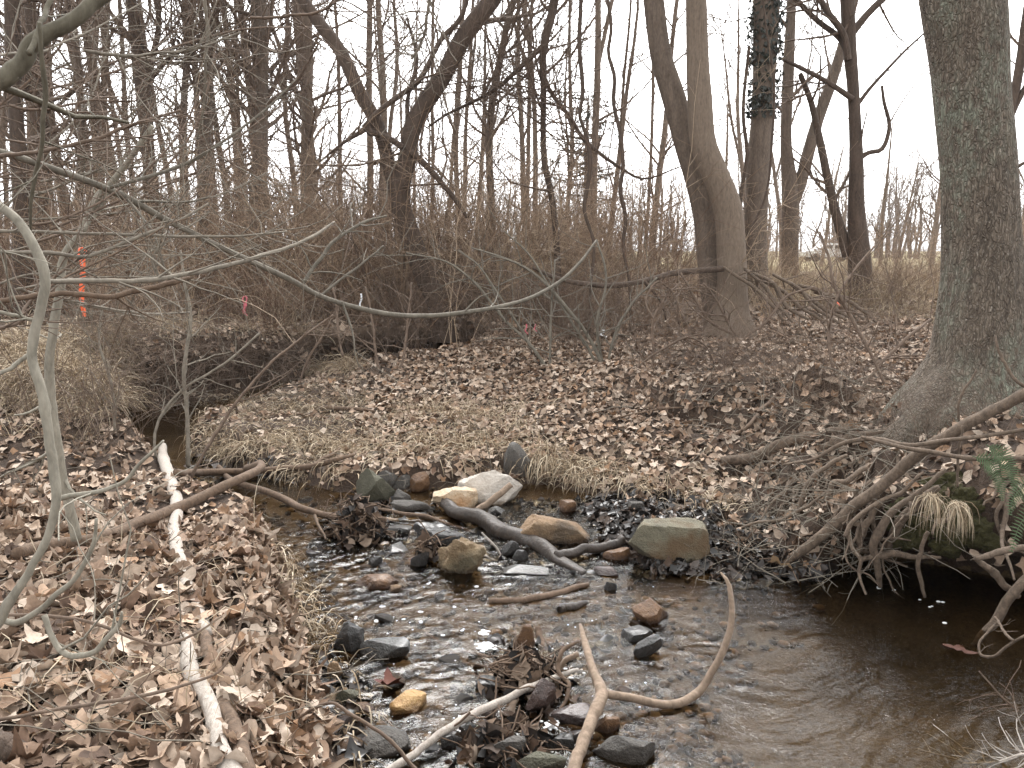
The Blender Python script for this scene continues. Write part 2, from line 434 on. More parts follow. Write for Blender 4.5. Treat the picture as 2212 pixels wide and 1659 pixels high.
# picture x, picture y, height, width of the bank
plateau = [(60, 1659, .42, .30), (400, 1659, .42, .26), (560, 1600, .38, .24), (590, 1450, .36, .22), (520, 1300, .34, .22), (250, 1300, .38, .3), (60, 1400, .42, .3),
           (100, 1100, .38, .3), (400, 1130, .24, .2), (520, 1180, .26, .16), (200, 980, .26, .3), (60, 900, .36, .3), (330, 1020, .14, .15),
           (130, 800, .62, .3), (40, 740, .72, .3), (300, 715, .70, .3), (420, 714, .70, .2), (500, 712, .66, .16), (600, 710, .60, .14), (680, 705, .56, .14), (850, 700, .55, .14), (1000, 690, .56, .16),
           (650, 838, .20, .12), (850, 795, .30, .12), (1000, 765, .40, .12), (560, 865, .14, .12),
           (600, 900, .10, .1), (800, 850, .24, .2), (1000, 900, .20, .2), (1000, 800, .34, .2), (1200, 760, .46, .2), (1000, 980, .15, .10), (700, 990, .09, .1),
           (1150, 985, .17, .12), (900, 985, .15, .08), (1300, 950, .22, .2), (1300, 1020, .10, .12), (1500, 1000, .16, .2), (1500, 850, .40, .2), (1400, 790, .5, .2),
           (1600, 750, .62, .2), (1600, 1050, .07, .2), (1500, 1120, .035, .2), (1650, 1150, .05, .2), (1400, 1105, .03, .15), (1450, 1180, .02, .15), (1600, 1200, .03, .15),
           (1750, 820, .70, .2), (1600, 800, .58, .2), (1650, 930, .30, .2), (1550, 900, .30, .2), (1800, 890, .62, .2), (1750, 1010, .28, .2), (1780, 1100, .22, .15),
           (2000, 860, .70, .1), (2150, 900, .70, .1), (2212, 980, .62, .06), (1900, 950, .60, .1), (1900, 1030, .46, .08), (2000, 1080, .42, .06), (2150, 1090, .44, .06),
           (2300, 1150, .42, .06), (1830, 1150, .12, .1)]
PL = np.array([[*on_z(a, b, z)[:2], z, w] for a, b, z, w in plateau] +
              [[-9, 11, .8, .4], [-5, 12, .68, .2], [0, 13, .66, .2], [3, 12, .8, .4], [7, 11, .86, .3], [6, 7, .84, .2], [5, 4, .7, .1], [12, 15, .9, .3], [-8, 6, .75, .3],
               [-5, 3, .55, .3], [-3, 0.5, .45, .3], [-14, 20, .8, .4], [0, 24, .78, .4], [14, 26, .85, .4]])
DP = np.array([[*on_z(a, b)[:2], z] for a, b, z in
               [(1900, 1400, .28), (2100, 1350, .3), (1700, 1500, .2), (1700, 1330, .16), (1450, 1280, .06), (1000, 1330, .05), (800, 1300, .05), (1000, 1550, .05),
                (1300, 1500, .06), (1500, 1640, .12), (900, 1180, .03), (1100, 1190, .04), (1180, 1075, .04), (560, 1090, .10), (650, 1190, .05), (320, 925, .22), (700, 800, .15),
                (430, 1020, .04), (800, 1620, .04), (2100, 1650, .3), (1300, 1330, .05), (850, 1110, .02), (1080, 1380, .03), (1120, 1620, .03)]])

def idw(x, y, pts, vals, p=3.0):
    num = [0 * x for _ in range(vals.shape[1])]; den = 0 * x
    for (a, b), v in zip(pts, vals):
        w = 1.0 / (((x - a) ** 2 + (y - b) ** 2) ** (p / 2) + 1e-4)
        den = den + w
        for i in range(len(v)): num[i] = num[i] + w * v[i]
    return [n / den for n in num]

def sstep(t):
    t = np.clip(t, 0, 1); return t * t * (3 - 2 * t)

def height(x, y):
    x = np.asarray(x, float); y = np.asarray(y, float)
    s = shore_sd(x, y) + 0.03 * fbm(x * 5, y * 5, seed=3, o=2)
    hp, w = idw(x, y, PL[:, :2], PL[:, 2:])
    dep, = idw(x, y, DP[:, :2], DP[:, 2:])
    far = sstep((y - 20) / 30)
    ln = np.interp(x, [1.0, 1.2, 1.55, 1.8, 2.1], [6.5, 6.0, 5.4, 4.9, 4.75]) + .12 * vn(x * 4, y * 2, seed=71)     # inner cut edge of the terrace
    hp = hp + .24 * np.clip((x - .9) / .3, 0, 1) * np.clip((2.2 - x) / .3, 0, 1) * (sstep((y - ln + .07) / .14) - sstep((y - ln + .6) / 1.2))
    land = hp * sstep(np.clip(-s, 0, None) / (w * 1.15)) ** 0.8
    land = land + (0.035 * fbm(x * 2.3, y * 2.3, seed=11) + 0.018 * fbm(x * 9, y * 9, seed=5, o=2)) * np.clip(hp * 3, 0.12, 1) * sstep(-s / .15) * (1 - far)
    bed = -dep * sstep(np.clip(s, 0, None) / 0.18) + 0.012 * fbm(x * 8, y * 8, seed=21)
    z = np.where(s > 0, bed, land)
    z = z * (1 - far) + far * (0.8 + 0.25 * vn(x * .02, y * .02, seed=2))
    return z

GX0, GX1, GY0, GY1, GS = -8.0, 8.0, 0.6, 17.0, 0.025
gx = np.arange(GX0, GX1 + GS / 2, GS); gy = np.arange(GY0, GY1 + GS / 2, GS)
_X, _Y = np.meshgrid(gx, gy)
HG = height(_X, _Y)

def Hz(x, y):
    """ground height, from the lookup grid where it reaches"""
    x = np.atleast_1d(np.asarray(x, float)); y = np.atleast_1d(np.asarray(y, float))
    u = np.clip((x - GX0) / GS, 0, len(gx) - 1.001); v = np.clip((y - GY0) / GS, 0, len(gy) - 1.001)
    i = u.astype(int); j = v.astype(int); fu = u - i; fv = v - j
    z = HG[j, i] * (1 - fu) * (1 - fv) + HG[j, i + 1] * fu * (1 - fv) + HG[j + 1, i] * (1 - fu) * fv + HG[j + 1, i + 1] * fu * fv
    out = (x < GX0) | (x > GX1) | (y < GY0) | (y > GY1)
    if out.any(): z[out] = height(x[out], y[out])
    return z

def ground_at(px, py, lift=0.0, water=True):
    """the place on the ground (or on the water) that the picture shows at px, py"""
    d = ray(px, py)
    t = np.concatenate([np.arange(1.0, 17, 0.01), np.arange(17, 80, 0.25)])
    P = CAM + d[None] * t[:, None]
    h = Hz(P[:, 0], P[:, 1])
    if water: h = np.maximum(h, 0.0)
    k = np.nonzero(P[:, 2] < h + lift)[0]
    return P[k[0]] if len(k) else P[-1]

def undercut(x, y, z):
    """the right bank hangs over the pool: low parts of its face are washed back"""
    s = np.clip((x - 1.4) / 0.35, 0, 1) * np.clip((3.9 - y) / 0.3, 0, 1)
    k = s * np.clip(1.3 - np.abs(z - 0.01) / 0.13, 0, 1)
    s2 = np.clip((-.3 - x) / .4, 0, 1) * np.clip((x + 4.0) / .5, 0, 1) * np.clip((y - np.interp(x, [-4.2, -3.25, -2.6, -1.5, -.6], [6.75, 6.9, 8.3, 9.5, 10.0])) / .2, 0, 1) * np.clip((12.2 - y) / .5, 0, 1)
    k2 = s2 * np.clip(1 - np.abs(z - 0.15) / 0.3, 0, 1)
    return k * 0.5 + k2 * 0.45

xs = np.concatenate([[-400, -200, -100, -60, -40, -28, -20, -15, -12, -10, -8.5], np.arange(-7.5, -3.5, .1), np.arange(-3.5, 3.6, .03), np.arange(3.65, 7.6, .1),
                     [8.5, 10, 12, 15, 20, 28, 40, 60, 100, 200, 400]])
ys = np.concatenate([[-60, -20, -8, -3, -1, 0, .5], np.arange(.8, 1.6, .1), np.arange(1.6, 5.2, .027), np.arange(5.2, 10.6, .045), np.arange(10.6, 17, .15),
                     [17.5, 18.5, 20, 22, 25, 28, 32, 37, 43, 50, 60, 80, 110, 150, 200, 300, 500, 900]])
X, Y = np.meshgrid(xs, ys)
Z = Hz(X.ravel(), Y.ravel()).reshape(X.shape)
V = np.stack([X, Y + undercut(X, Y, Z), Z], -1).reshape(-1, 3)
nx, ny = len(xs), len(ys)
i, j = np.meshgrid(np.arange(nx - 1), np.arange(ny - 1))
a = (j * nx + i).ravel()
Q = np.stack([a, a + 1, a + nx + 1, a + nx], -1)
zc = V[Q][:, :, 2].mean(1); xc = V[Q][:, :, 0].mean(1); yc = V[Q][:, :, 1].mean(1)
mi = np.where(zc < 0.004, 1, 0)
mi = np.where((yc > 33) & (zc > 0.1), 2, mi)
mi = np.where((yc <= 33) & (yc > 9.5) & (zc > .3), 3, mi)
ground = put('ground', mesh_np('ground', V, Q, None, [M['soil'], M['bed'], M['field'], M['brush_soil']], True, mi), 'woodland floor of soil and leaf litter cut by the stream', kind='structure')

# ------------------------------------------------------------------ water
wx = np.concatenate([np.arange(-4.2, -1.3, .04), np.arange(-1.3, 2.5, .011), np.arange(2.5, 3.8, .04)]); wy = np.concatenate([np.arange(.9, 1.7, .03), np.arange(1.7, 4.4, .0095), np.arange(4.4, 12.5, .05)])
X, Y = np.meshgrid(wx, wy)
S = shore_sd(X, Y)
riff, = idw(X, Y, np.array([on_z(a, b)[:2] for a, b in [(1900, 1330), (2100, 1450), (1700, 1450), (1800, 1600), (1100, 1320), (800, 1280), (800, 1400), (1000, 1500), (1450, 1400), (560, 1090), (320, 925), (650, 1230), (1500, 1280), (1200, 1070)]]),
            np.array([[.12], [.2], [.9], [1.0], [.8], [1.3], [.8], [1.2], [1.1], [.10], [.03], [1.3], [.4], [.1]]))
ca, sa = math.cos(-0.55), math.sin(-0.55)
U = X * ca - Y * sa; W = X * sa + Y * ca
wob = .5 * vn(X * 3, Y * 3, seed=8) + .2 * vn(X * 9, Y * 9, seed=18)
# long wind-drawn wavelets in the pool, broken chop in the riffle
hgt = 0.0034 * vn(U * 4 + wob, W * 26 + wob * 4, seed=31) + 0.0027 * vn(U * 9 + wob, W * 50 + wob * 5, seed=32) + 0.003 * vn(X * 5, Y * 8, seed=33)
chop = 0.0033 * vn(X * 22 + wob * 3, Y * 34 + wob * 3, seed=34) + 0.0021 * vn(X * 38, Y * 60, seed=35) + .0036 * vn(X * 9, Y * 20 + wob * 3, seed=36)
chop = chop * (.8 + .5 * vn(X * 2.2, Y * 2.2, seed=37))
pool = sstep((X - .45) / .5) * sstep((3.5 - Y) / .5)
hgt = hgt * (.35 + .65 * pool) + chop * (1 - .8 * pool)
V = np.stack([X, Y, 0.006 + hgt * riff], -1).reshape(-1, 3)
nx, ny = len(wx), len(wy)
i, j = np.meshgrid(np.arange(nx - 1), np.arange(ny - 1))
a = (j * nx + i).ravel()
Q = np.stack([a, a + 1, a + nx + 1, a + nx], -1)
keep = (S.ravel()[Q].max(1) > -0.35)
Q = Q[keep]
used = np.unique(Q); re = np.full(len(V), -1); re[used] = np.arange(len(used))
put('stream_water', mesh_np('stream_water', V[used], re[Q], None, [M['water']]), 'shallow brown woodland stream', kind='structure')

# things the labels can point to, by their place in the picture
LAND = [(48, 'the black trunk at the far left'), (95, 'the second dark trunk from the left'), (172, 'the thin trunk behind the orange tape'), (220, 'the pale thin trunk'), (330, 'the crooked vine-hung trunk'),
        (398, 'the left-leaning grey trunk'), (440, 'the high-forked grey trunk'), (490, 'the thin curved trunk'), (555, 'the broad vine-draped trunk'), (668, 'the brown vine-wrapped trunk'), (780, 'the white tape'),
        (890, 'the V-forked tree'), (990, 'the thin trunk under the V fork'), (1062, 'the narrow right-leaning trunk'), (1190, 'the crooked dark trunk'), (1270, 'the thick wavy vine'), (1350, 'the thin kinked vine'),
        (1450, 'the hanging fallen limb'), (1565, 'the twin-stemmed tree'), (1632, 'the ivy-topped trunk'), (1706, 'the slim forked trunk'), (1855, 'the many-limbed tree'), (1960, 'the open field gap'), (2115, 'the large lichened trunk')]
def px_of(x, y, z):
    c, s = math.cos(PITCH), math.sin(PITCH); f = y * c - (z - CAM[2]) * s
    return x / f * FOC + PW / 2
def where(x, y, z, front='in front of'):
    p = px_of(x, y, z); k = min(LAND, key=lambda q: abs(q[0] - p))
    return (front if abs(p - k[0]) < 16 else 'just left of' if p < k[0] else 'just right of') + ' ' + k[1]

# ------------------------------------------------------------------ trees
def unit(v):
    return v / (np.linalg.norm(v, axis=-1, keepdims=True) + 1e-9)

def sprout(P, R, n, length, ang, k=5, droop=0.0, lo=0.15, hi=1.0, rf=0.5, wob=0.12, rmin=0.0012, zlim=None):
    """n branches from parents P [m,k,3], R [m,k]; returns P2 [n,k,3], R2 [n,k]"""
    m, kp, _ = P.shape
    i = rng.integers(0, m, n); u = rng.uniform(lo, hi, n) * (kp - 1)
    a = np.minimum(u.astype(int), kp - 2); f = (u - a)[:, None]
    b0 = P[i, a] * (1 - f) + P[i, a + 1] * f
    r0 = R[i, a] * (1 - f[:, 0]) + R[i, a + 1] * f[:, 0]
    t = unit(P[i, a + 1] - P[i, a])
    side = unit(np.cross(t, rng.normal(size=(n, 3))))
    th = np.radians(rng.uniform(ang[0], ang[1], n))[:, None]
    d = t * np.cos(th) + side * np.sin(th)
    L = rng.uniform(length[0], length[1], n)
    out = np.zeros((n, k, 3)); out[:, 0] = b0
    st = (L / (k - 1))[:, None]
    for q in range(1, k):
        d = unit(d + rng.normal(size=(n, 3)) * wob + np.array([0, 0, -droop]))
        out[:, q] = out[:, q - 1] + d * st
    r = np.minimum(r0 * rf, r0) [:, None] * np.linspace(1, 0.35, k)[None]
    return out, np.maximum(r, rmin)

def trunk_mesh(P, R, mat, sides=10, n=24, rough=0.05, name='trunk', ridges=0):
    n0 = n
    P2, R2 = resample(P, n, R)
    s = Soup(); s.tubes(P2, R2, sides)
    V = np.concatenate(s.V)
    ctr = np.repeat(P2, sides, 0)
    nd = V - ctr; rr = np.repeat(R2, sides)[:, None]
    ang = np.tile(np.arange(sides) * 2 * math.pi / sides, n)
    k = rough * fbm(V[:, 0] * 4 + 7, V[:, 1] * 4, V[:, 2] * 1.5, seed=9)
    if ridges:
        k = k + ridges * np.abs(vn(np.cos(ang) * 6 + V[:, 0], np.sin(ang) * 6 + V[:, 1], V[:, 2] * 3.0, seed=4)) + ridges * .8 * vn(np.cos(ang) * 15, np.sin(ang) * 15, V[:, 2] * 9, seed=6)
    V = ctr + nd * (1 + k)[:, None]
    return mesh_np(name, V, np.concatenate(s.Q), None, [mat])

def stems(pts, Y, top=3.5, ground=True, dY=0.0):
    """polyline drawn in the picture, stood at distance Y; carries on above the frame"""
    P = []; R = []
    for k, (px, py, w) in enumerate(pts):
        p = on_y(px, py, Y + dY * (1 - k / max(1, len(pts) - 1)))
        P.append(p); R.append(width_at(p, w) / 2)
    P = np.array(P); R = np.array(R)
    if P[0, 2] < P[-1, 2]: P = P[::-1]; R = R[::-1]
    if top:
        d = unit(P[0] - P[1]); d = unit(d + np.array([0, 0, .25]))
        e1 = P[0] + d * top * .5; e2 = P[0] + d * top + np.array([0, 0, .2])
        P = np.concatenate([[e2, e1], P]); R = np.concatenate([[R[0] * .45, R[0] * .75], R])
    if ground:
        z = float(Hz(P[-1, 0], P[-1, 1])[0])
        if P[-1, 2] > z - .05:
            q = P[-1].copy(); q[2] = z - .12
            P = np.concatenate([P, [q]]); R = np.concatenate([R, [R[-1] * 1.15]])
    return P[::-1], R[::-1]

def crown_mesh(parents, n1=12, n2=60, n3=120, L=(0.8, 2.2), hang=0, lo=0.3, mat=None, seed=None, tw=0.0022, name='crown'):
    """limbs, twigs and hanging vine ends grown from a list of (P, R) stems"""
    s = Soup(); K = 12
    PP = np.stack([resample(P, K, R)[0] for P, R in parents]); RR = np.stack([resample(P, K, R)[1] for P, R in parents])
    A, RA = sprout(PP, RR, n1, L, (35, 75), 6, -0.10, lo, 1.0, 0.38, 0.16, tw * 2.2)
    s.tubes(A, RA, 4)
    B, RB = sprout(np.concatenate([A]), RA, n2, (L[0] * .4, L[1] * .5), (25, 65), 5, -0.03, .15, 1, .5, .2, tw * 1.3)
    s.tubes(B, RB, 3)
    if n3:
        D, RD = sprout(B, RB, n3, (L[0] * .2, L[1] * .32), (25, 65), 4, 0.0, .1, 1, .6, .22, tw)
        s.tubes(D, RD, 3)
    if hang:
        E, RE = sprout(PP, RR, hang, (0.5, 1.9), (60, 110), 7, 0.55, lo * .6, 1, .1, .14, tw * 1.1)
        s.tubes(E, RE, 3)
    return s.mesh(name, [mat or M['twig']])

def tree(label, stem_list, mat, group=None, name='bare_tree', crown=None, sides=12, n=28, limbs=(), rough=.05, ridges=0, cat='tree'):
    """stem_list, limbs: lists of (P, R)"""
    b = stem_list[0][0][0]
    t = empty(name, (b[0], b[1], float(Hz(b[0], b[1])[0])), label, cat, group)
    off = np.array(t.location)
    for P, R in stem_list:
        put('trunk', trunk_mesh(P - off, R, mat, sides, n, rough, ridges=ridges), parent=t)
    for P, R in limbs:
        put('limb', trunk_mesh(P - off, R, mat, 7, 20, .04, 'limb'), parent=t)
    if crown:
        ps = [(P - off, R) for P, R in list(stem_list) + list(limbs)]
        put('crown', crown_mesh(ps, **crown), parent=t)
    return t

# the big lichen-covered tree on the right bank
bp, br = stems([(2080, 0, 159), (2092, 110, 146), (2101, 226, 139), (2112, 330, 140), (2117, 423, 143), (2121, 565, 149), (2116, 694, 164), (2107, 790, 190), (2095, 850, 238), (2085, 900, 300)], 4.3, 4)
big = empty('large_tree', (bp[0][0], bp[0][1], float(Hz(bp[0][0], bp[0][1])[0])), 'thick straight trunk with grey-green lichen standing on the root-tangled right bank', 'tree')
boff = np.array(big.location)
put('trunk', trunk_mesh(bp - boff, br, M['bark_big'], 72, 200, .05, ridges=.045), parent=big)
for pts in ([(2075, 800, 90), (2010, 850, 78), (1960, 885, 60), (1925, 905, 34)], [(2090, 840, 110), (2060, 890, 90), (2035, 930, 60), (2010, 965, 30)],
            [(2130, 830, 110), (2160, 890, 84), (2185, 935, 60), (2230, 970, 34)], [(2060, 860, 60), (1985, 905, 46), (1900, 935, 36), (1830, 955, 18)]):
    P = []; R = []
    for k, (px, py, w) in enumerate(pts):
        p = on_y(px, py, 4.25 - .1 * k)
        if k: p[2] = float(Hz(p[0], p[1])[0]) + (.03, .012, -.05)[k - 1]
        P.append(p); R.append(width_at(p, w) / 2)
    put('root', trunk_mesh(np.array(P) - boff, np.array(R), M['bark_big'], 14, 22, .08, 'root', .05), parent=big)
gr = np.random.default_rng(19)
for k in range(64):
    px = gr.uniform(1690, 1940) if k % 8 else gr.uniform(1940, 2190); py = gr.uniform(985, 1110) if px > 1800 else gr.uniform(1000, 1070)
    p = ground_at(px, py, .02, False); n_ = 8; P = [p]; hd = gr.normal(-.25, .5); down = gr.uniform(.25, .8); q = p.copy(); st = gr.uniform(.16, .5) / n_
    for s_ in range(n_):
        dv = np.array([math.sin(hd) * .8, -.55 + gr.normal(0, .35), -down + gr.normal(0, .35)]); hd += gr.normal(0, .35)
        q = q + unit(dv) * st; q[2] = max(q[2], float(Hz(q[0], q[1])[0]) + .004 if q[1] > 3.45 else -.02); P.append(q.copy())
    r0 = gr.uniform(.0022, .0085) if k % 4 else gr.uniform(.008, .015)
    put('root', trunk_mesh(np.array(P) - boff, np.linspace(1, .35, n_ + 1) * r0, M['root'], 6, 18, .15, 'root'), parent=big)
put('crown', crown_mesh([(bp[-3:] - boff, br[-3:])], 8, 30, 40, (1.0, 2.0), lo=.2), parent=big)

# twin-stemmed tree behind the leafy terrace
s1 = stems([(1504, 0, 46), (1508, 150, 50), (1512, 212, 53), (1522, 318, 54), (1550, 388, 55), (1572, 450, 58), (1579, 529, 60), (1581, 641, 66), (1579, 685, 80), (1578, 712, 108)], 9.6, 5)
s2 = stems([(1412, 0, 44), (1430, 130, 46), (1456, 212, 50), (1483, 318, 48), (1508, 400, 50), (1524, 470, 52), (1535, 560, 56), (1548, 640, 66), (1560, 700, 80)], 9.95, 5)
twt = tree('pale brown twin-stemmed tree whose two smooth trunks part in a narrow V', [s1, s2], M['bark_twin'], name='twin_tree', sides=28, n=70, rough=.04,
     crown=dict(n1=6, n2=30, n3=50, L=(.8, 1.8), lo=.86))

[c for c in twt.children if c.name.startswith('trunk')][1].data.materials[0] = M['bark_grey']      # the rear stem is rougher and darker

# ivy-topped trunk beside it
iv = stems([(1655, 0, 58), (1654, 60, 56), (1651, 150, 50), (1646, 250, 47), (1638, 350, 46), (1634, 450, 47), (1630, 540, 50), (1632, 640, 60)], 11.5, 4)
ivt = tree('dark trunk with climbing ivy at its top, just right of the twin-stemmed tree', [iv], M['bark_grey'], name='ivy_clad_tree', sides=20, n=50,
           crown=dict(n1=10, n2=50, n3=80, L=(.7, 1.6), lo=.5))
off = np.array(ivt.location)
so = Soup()
K = 2800
P2, R2 = resample(iv[0], 800, iv[1])
zt = P2[:, 2]; want = np.where(rng.random(K) < .8, rng.uniform(4.0, 8.5, K), 3.3 + rng.exponential(.5, K))
ii = np.clip(np.searchsorted(zt, want), 0, 799); th = rng.uniform(0, 6.283, K)
d = np.stack([np.cos(th), np.sin(th), 0 * th], -1)
c = P2[ii] + d * (R2[ii] * 1.02 + np.abs(rng.normal(0, .045, K)))[:, None] - off
t1 = unit(np.cross(d, np.array([0, 0, 1.0])) + rng.normal(size=(K, 3)) * .35); t2 = unit(np.cross(d, t1) + rng.normal(size=(K, 3)) * .35)
sz = rng.uniform(.022, .042, K)[:, None]
Vv = np.stack([c - t2 * sz, c + t1 * sz * .8 + d * .012, c + t2 * sz, c - t1 * sz * .8 + d * .012], 1).reshape(-1, 3)
so.add(Vv, np.arange(K * 4).reshape(-1, 4))
put('ivy', so.mesh('ivy', [M['ivy']], False), parent=ivt)
vl = stems([(1618, 100, 7), (1606, 260, 8), (1614, 330, 9), (1600, 420, 9), (1590, 520, 10), (1600, 620, 12)], 11.3, 0)
put('vine', trunk_mesh(vl[0] - off, vl[1], M['bark_dark'], 6, 24, name='vine'), parent=ivt)

# forked trunk behind it
tree('slim forked trunk standing behind the ivy-topped one',
     [stems([(1710, 0, 20), (1702, 180, 26), (1698, 318, 25), (1708, 423, 36), (1706, 520, 36), (1705, 640, 40)], 14, 4)], M['bark_grey'], name='forked_tree',
     limbs=[stems([(1822, 90, 20), (1795, 180, 24), (1770, 247, 25), (1749, 318, 26), (1731, 388, 27), (1712, 440, 28)], 14, 2.5, False)],
     crown=dict(n1=16, n2=80, n3=160, L=(.7, 1.7), hang=14, lo=.35))

def limb(pts, Y): return stems(pts, Y, 0, False)
tree('dark many-limbed tree with one elbow-shaped limb, standing before the yellow field',
     [stems([(1830, 0, 30), (1834, 88, 30), (1842, 176, 26), (1846, 247, 26), (1850, 353, 28), (1850, 459, 34), (1855, 529, 42), (1858, 600, 48)], 12, 4)], M['bark_dark'], name='many_limbed_tree',
     limbs=[limb([(1728, 159, 11), (1749, 212, 13), (1770, 300, 16), (1788, 388, 18), (1809, 476, 21), (1832, 552, 26)], 12.1),
            limb([(1700, -20, 10), (1767, 46, 12), (1818, 88, 14), (1834, 120, 16)], 12), limb([(1768, -10, 12), (1784, 21, 14), (1823, 78, 15), (1832, 130, 16)], 11.9),
            limb([(1930, -20, 13), (1905, 0, 15), (1870, 35, 16), (1838, 75, 18)], 12), limb([(1682, 124, 6), (1732, 148, 9), (1785, 176, 11), (1842, 214, 13)], 11.9),
            limb([(1905, 185, 6), (1908, 212, 7), (1920, 282, 9), (1901, 325, 10), (1876, 330, 10), (1850, 348, 12)], 12), limb([(2010, 60, 3), (1960, 105, 5), (1908, 159, 7), (1880, 190, 8), (1848, 232, 10)], 12)],
     crown=dict(n1=34, n2=180, n3=420, L=(.6, 1.9), hang=16, lo=.3), sides=16, n=40)
tree('leaning dark trunk half hidden behind the large lichen-covered trunk',
     [stems([(2216, 40, 17), (2194, 190, 19), (2176, 254, 22), (2164, 400, 24), (2155, 560, 28), (2150, 690, 34)], 7.2, 3)], M['bark_dark'], name='leaning_tree',
     limbs=[limb([(2260, 130, 10), (2214, 190, 12), (2176, 262, 16)], 7.2), limb([(2260, 330, 5), (2212, 352, 7), (2170, 380, 10)], 7.2)], crown=dict(n1=9, n2=40, n3=60, L=(.5, 1.2), lo=.4))

# big V-fork in the middle
g1 = stems([(1062, 0, 36), (998, 85, 38), (955, 169, 38), (908, 240, 39), (890, 282, 38), (882, 335, 38), (868, 388, 38), (864, 430, 42), (882, 500, 45), (915, 590, 44), (945, 660, 42), (955, 705, 52)], 10.5, 5)
g2 = stems([(655, 0, 23), (690, 50, 27), (735, 110, 29), (776, 198, 30), (811, 261, 30), (826, 300, 30), (838, 353, 28), (856, 412, 30), (868, 450, 30)], 10.5, 4, False)
tree('large dark tree that forks into a wide V above the thicket', [g1, g2], M['bark_dark'], name='v_forked_tree', sides=24, n=60,
     limbs=[limb([(1012, -20, 9), (1000, 30, 10), (950, 90, 11), (920, 150, 12), (905, 175, 12), (865, 205, 12), (815, 245, 13), (788, 278, 16), (838, 297, 13), (870, 318, 15)], 10.35),
            limb([(1010, 470, 8), (990, 440, 10), (954, 395, 12), (901, 339, 15), (880, 322, 15)], 10.4), limb([(690, 350, 4), (740, 310, 7), (788, 280, 12)], 10.3),
            limb([(880, 40, 5), (900, 130, 9), (880, 220, 10), (884, 300, 12)], 10.5)],
     crown=dict(n1=46, n2=320, n3=1000, L=(.6, 1.9), hang=36, lo=.35))

# named woodland trunks, left to right: (label, stem, Y, twig density, limbs, hanging vines)
wood = [
 ('nearly black trunk at the far left edge of the woodland', [(25, 0, 30), (30, 150, 32), (35, 250, 28), (42, 353, 34), (48, 440, 34), (50, 600, 40)], 11, 26, [[(150, 10, 8), (95, 90, 12), (45, 200, 18)]], 20, 'bark_dark'),
 ('dark slim trunk second from the left edge', [(60, 0, 18), (75, 120, 22), (92, 247, 24), (94, 423, 20), (96, 600, 24)], 13, 26, [], 20, 'bark_dark'),
 ('straight thin trunk just right of the orange tape', [(152, 0, 14), (165, 100, 14), (176, 250, 14), (172, 400, 16), (170, 600, 20)], 14, 18, [], 14, 'bark_grey'),
 ('pale thin trunk between the orange tape and the crooked vine-hung trunk', [(232, 0, 11), (226, 160, 12), (222, 330, 13), (216, 600, 16)], 16, 18, [], 14, 'bark_far'),
 ('crooked vine-hung trunk with a long limb rising to the right', [(283, 0, 22), (298, 106, 30), (310, 190, 36), (316, 282, 28), (322, 353, 26), (330, 440, 28), (335, 600, 32)], 11.5, 34,
  [[(338, -10, 10), (343, 50, 12), (330, 120, 14), (312, 185, 18)], [(470, 20, 6), (420, 92, 8), (370, 122, 10), (316, 180, 14)]], 44, 'bark_dark'),
 ('slim grey trunk leaning left among three close trunks', [(418, 0, 12), (402, 150, 14), (395, 282, 16), (398, 388, 18), (400, 600, 22)], 14, 18, [], 12, 'bark_grey'),
 ('sturdier grey trunk that forks high, middle of three close trunks', [(470, 0, 14), (455, 100, 16), (447, 200, 22), (445, 282, 24), (440, 388, 24), (435, 600, 30)], 13, 24, [[(396, -10, 10), (405, 100, 11), (425, 155, 13), (446, 215, 18)]], 16, 'bark_grey'),
 ('thin curved trunk right of the high-forked grey one', [(440, 60, 7), (456, 180, 9), (470, 300, 12), (487, 400, 13), (495, 600, 15)], 14.5, 14, [], 10, 'bark_grey'),
 ('very thin pale trunk beside the broad vine-draped trunk', [(508, 0, 7), (512, 150, 8), (518, 300, 9), (530, 420, 10), (540, 600, 12)], 15, 14, [], 10, 'bark_far'),
 ('broad straight trunk draped in hanging vine stems, left of the V fork', [(558, 0, 36), (566, 141, 28), (564, 247, 30), (560, 388, 36), (554, 494, 38), (555, 640, 46)], 12.5, 30, [], 70, 'bark_grey'),
 ('brown vine-wrapped trunk between the broad draped trunk and the V fork', [(668, 0, 15), (665, 120, 18), (668, 300, 20), (668, 420, 21), (668, 620, 24)], 15, 26, [], 50, 'bark_far'),
 ('narrow dark trunk leaning right, just right of the V fork', [(1110, 0, 14), (1099, 35, 14), (1085, 106, 15), (1074, 159, 16), (1064, 212, 17), (1058, 282, 15), (1057, 353, 15), (1060, 420, 15), (1065, 600, 18)], 12, 30, [], 30, 'bark_grey'),
 ('thin far trunk under the V fork limbs', [(1000, 40, 7), (992, 200, 8), (985, 330, 10), (990, 470, 11), (995, 600, 13)], 17, 16, [], 8, 'bark_far'),
 ('crooked dark trunk with two long limbs crossing the bright gap', [(1200, -10, 18), (1187, 53, 20), (1173, 99, 19), (1174, 159, 15), (1174, 212, 14), (1173, 282, 13), (1176, 353, 14), (1192, 423, 13), (1200, 494, 13), (1205, 650, 16)], 10.8, 40,
  [[(925, 275, 4), (960, 250, 6), (1000, 230, 7), (1060, 200, 9), (1120, 150, 10), (1172, 100, 13)], [(1470, 360, 3), (1380, 385, 5), (1340, 362, 6), (1300, 335, 8), (1260, 300, 9), (1225, 245, 9), (1190, 200, 9), (1170, 150, 10)]], 20, 'bark_dark'),
]
for lab, pts, Y, tw, lm, hang, mt in wood:
    tree(lab, [stems(pts, Y, 4)], M[mt], name='woodland_tree', sides=12, n=32, limbs=[limb(q, Y) for q in lm],
         crown=dict(n1=int(tw * 1.5), n2=tw * 8, n3=tw * 16, L=(.6, 2.0), hang=int(hang * 2.2), lo=.22, tw=.0026))

